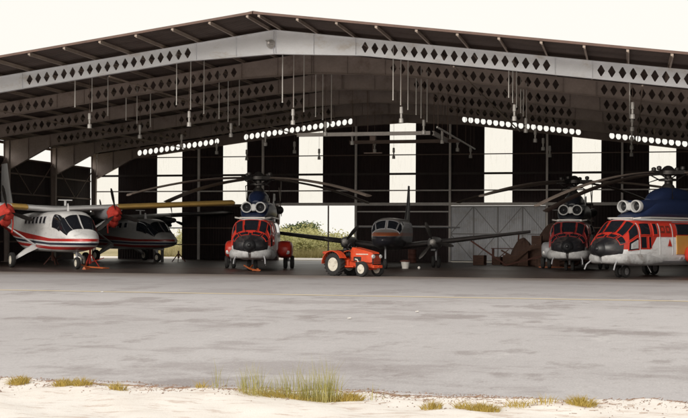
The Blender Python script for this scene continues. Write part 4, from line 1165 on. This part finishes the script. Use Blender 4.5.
# ------------------------------------------------------------------ beyond the back doorway: scrub and trees
def leafy(name, label, cat, loc, rx, rz, n, lm, seed, trunk_h=.5, group=None, leaf=.14):
    rr = random.Random(seed)
    t = thing(name, label, cat, loc, 0, group)
    tr = MB(); tr.tube([(0, 0, 0), (.05 * rx, .02, trunk_h * .6), (0, .05, trunk_h + rz * .6)], [.06 * rx, .045 * rx, .02 * rx], 8)
    tips = []
    for k in range(9):
        a = rr.uniform(0, 6.28); e = rr.uniform(.2, 1.3); L = rr.uniform(.5, .95)
        tip = (rx * L * math.cos(a) * math.cos(e * .8), rx * L * math.sin(a) * math.cos(e * .8), trunk_h + rz * (.25 + L * .75 * math.sin(e)))
        tr.tube([(0, 0, trunk_h * .7), (tip[0] * .5, tip[1] * .5, trunk_h * .5 + tip[2] * .45), tip], [.03 * rx, .02 * rx, .008 * rx], 5); tips.append(tip)
    tr.build('trunk', M['trunk'], t)
    cr = MB()
    for i in range(n):
        c = rr.choice(tips); s = rx * .36
        p = Vector((c[0] + rr.gauss(0, s * .6), c[1] + rr.gauss(0, s * .6), max(.08, c[2] + rr.gauss(0, s * .45))))
        d = Vector((rr.gauss(0, 1), rr.gauss(0, 1), rr.gauss(0, .7))).normalized(); u = d.orthogonal().normalized()
        l = leaf * rr.uniform(.6, 1.4)
        cr.add([p - d * l, p + u * l * .45, p + d * l, p - u * l * .45], [(0, 1, 2, 3)])
    cr.build('crown', M[lm], t, False)
    return t
rb = random.Random(21)
SHR = [(-30.2, 100, 1.7, 1.2), (-32.6, 102, 1.9, 1.7), (-35.0, 101, 1.6, 1.5), (-27.9, 99, 1.5, 1.6), (-33.4, 108, 2.2, 2.2), (-30.5, 109, 2.1, 2.4), (-37.0, 109, 2.3, 2.4), (-40.2, 118, 2.4, 2.8), (-36.6, 120, 2.5, 2.7), (-33.3, 119, 2.4, 2.9), (-30.2, 117, 2.3, 2.6), (-26.0, 108, 2.2, 2.0), (-43.5, 118, 2.4, 2.5)]
for i, (x, y, rx, rz) in enumerate(SHR):
    leafy('shrub', 'rounded yellow green shrub in the scrub beyond the back doorway', 'shrub', (x, y, 0), rx * 1.2, rz * .66, 2600, 'leaf', 100 + i, .25, 'shrubs beyond the back doorway', .12)
for i, (x, y, rx, rz, th) in enumerate(((-50.5, 150, 1.8, 1.5, 2.2), (-47.0, 149, 1.3, 1.3, 2.2), (-40.5, 150, 1.6, 1.5, 1.8), (-39.6, 139, 1.2, 1.2, 1.8), (-55.5, 152, 2.0, 1.4, 2.0))):
    leafy('scrub_tree', 'small dark tree rising over the shrubs beyond the back doorway', 'tree', (x, y, 0), rx, rz, 1300, 'leaf_dark', 200 + i, th, 'trees beyond the back doorway', .2)
fg = MB()
for i in range(16000):
    y = 93.5 + 36 * rb.random() ** 1.3; x = -y * .31 + rb.uniform(-11, 11)
    h = rb.uniform(.35, .95); a = rb.uniform(0, 6.28); w = .03; dx_, dy_ = math.cos(a) * w, math.sin(a) * w; lx, ly = rb.gauss(0, .18), rb.gauss(0, .18)
    fg.add([(x - dx_, y - dy_, 0), (x + dx_, y + dy_, 0), (x + lx, y + ly, h)], [(0, 1, 2)])
tag(fg.build('field_grass', M['straw'], None, False), 'tall dry grass covering the field behind the hangar', 'grass', kind='stuff')

# ------------------------------------------------------------------ grass and litter on the verge
def zs(x, y):
    e = edge_y(x); k = max(0, min(1, (e + .12 - y) / .55)); return h_sand(x, y) * k + .024 * k - .02 * (1 - k)
def tuft(name, label, x, y, rx, ry, n, h0, h1, lm, seed, group=None, lean=.35, w=.0035):
    rr = random.Random(seed); b = MB()
    for i in range(n):
        a = rr.uniform(0, 6.28); q = rr.random() ** .6
        px_, py_ = rx * q * math.cos(a), ry * q * math.sin(a)
        h = rr.uniform(h0, h1) * (1 - .45 * q * q); hx, hy = rr.gauss(0, lean) * h + px_ * .35, rr.gauss(0, lean) * h + py_ * .35
        t = rr.uniform(0, 6.28); ux, uy = math.cos(t) * w, math.sin(t) * w
        z0 = zs(x + px_, y + py_) - zs(x, y) - .01
        b.add([(px_ - ux, py_ - uy, z0), (px_ + ux, py_ + uy, z0), (px_ + hx * .35 + ux * .8, py_ + hy * .35 + uy * .8, z0 + h * .55), (px_ + hx * .35 - ux * .8, py_ + hy * .35 - uy * .8, z0 + h * .55), (px_ + hx, py_ + hy, z0 + h)],
              [(0, 1, 2, 3), (3, 2, 4)])
    o = b.build(name, M[lm], None, False); o.location = (x, y, zs(x, y))
    return tag(o, label, 'grass', group, 'thing')
G1 = 'low tufts along the sand verge'; G2 = 'tall grass stems on the sand verge'
LOWT = 'low spreading tuft of ochre grass of middling size on pale sand'
for i, (x, y, rx, n) in enumerate(((-6.57, 12.1, .12, 330), (-5.98, 12.02, .13, 260), (-5.76, 12.0, .11, 200), (-5.3, 11.9, .1, 150), (-2.76, 11.84, .15, 380), (-1.83, 11.4, .10, 170), (-1.34, 11.36, .15, 420), (-1.05, 11.75, .15, 80), (-.80, 11.9, .13, 60), (-.44, 11.88, .14, 380), (-1.58, 11.75, .09, 90), (-4.45, 12.2, .07, 50))):
    lab = {4: 'dense ochre grass tuft touching the end of the tall grass', 6: 'largest bushy ochre grass tuft at the sand edge', 11: 'thinnest sparse ochre grass tuft near the apron edge', 3: 'small scruffy ochre tuft beside a pair of touching tufts', 7: 'sprawling thin ochre grass next to the largest tuft', 8: 'sprawling thin ochre grass next to the largest tuft'}.get(i, LOWT)
    tuft('grass_tuft', lab, x, y, rx, rx * .8, n, .06, .13, 'grass_low', 300 + i, G1, .5)
TALL = 'tall wispy clump of green grass stems on the sand verge'
for i, (x, y, rx, n, h) in enumerate(((-3.74, 11.85, .17, 120, .36), (-3.5, 11.9, .15, 60, .26), (-3.28, 11.85, .18, 120, .43), (-3.08, 11.8, .16, 130, .46), (-2.95, 11.8, .14, 130, .46), (-4.28, 12.15, .10, 12, .36), (-3.9, 12.0, .1, 20, .22), (-4.05, 12.3, .12, 10, .3), (-2.55, 12.0, .12, 12, .2))):
    tuft('grass_clump', TALL, x, y, rx, .16, n, h * .25, h * 1.18, 'grass_tall', 400 + i, G2, .17, .0026)
tuft('straw_clump', 'flattened dry straw around the foot of the tall grass', -3.3, 11.82, .55, .14, 700, .04, .12, 'grass_low', 500, None, .9)
gv = MB(); rg = random.Random(12)
for i in range(11000):
    x = rg.uniform(-9, 5); y = edge_y(x) + rg.gauss(-.06, .10) if i % 3 else edge_y(x) + rg.gauss(-.45, .35)
    if y > edge_y(x) + .1: continue
    s = rg.uniform(.003, .012) * (1 if rg.random() < .95 else 2); z = max(zs(x, y), .02 if y > edge_y(x) else -1)
    gv.add([(x - s, y, z - .002), (x, y - s, z - .002), (x + s, y, z - .002), (x, y + s, z - .002), (x, y, z + s * .9)], [(0, 1, 4), (1, 2, 4), (2, 3, 4), (3, 0, 4)])
tag(gv.build('verge_gravel', mat('dark_gravel', (.26, .19, .155), .9, 0, .7, 30), None, False), 'loose gravel and litter along the apron edge', 'gravel', kind='stuff')
tw = MB(); rw = random.Random(77)
for i in range(900):
    x = rw.uniform(-9, 5); y = edge_y(x) - abs(rw.gauss(.1, .45)) - .02; a = rw.gauss(0, .6); L = rw.uniform(.02, .11); z = zs(x, y) + .004
    tw.bar((x, y, z), (x + L * math.cos(a), y + L * math.sin(a), z + rw.uniform(0, .02)), .004, .004)
tag(tw.build('verge_twigs', mat('dead_stalks', (.26, .15, .09), .9, 0, .5, 8), None, False), 'dead brown stalks scattered over the sand verge', 'twigs', kind='stuff')
for i, (x, y) in enumerate(((-5.55, 23.9), (-15.2, 33.0), (-4.6, 26.5))):
    o = tag(MB().ellipsoid((0, 0, .02), (.045, .035, .02), 8, 6, lambda a, b_, c: .2 * math.sin(4 * a + 3 * b_)).build('paper_scrap', M['plastic']), 'small white scrap lying on the open apron', 'litter', 'white scraps on the apron'); o.location = (x, y, .02)
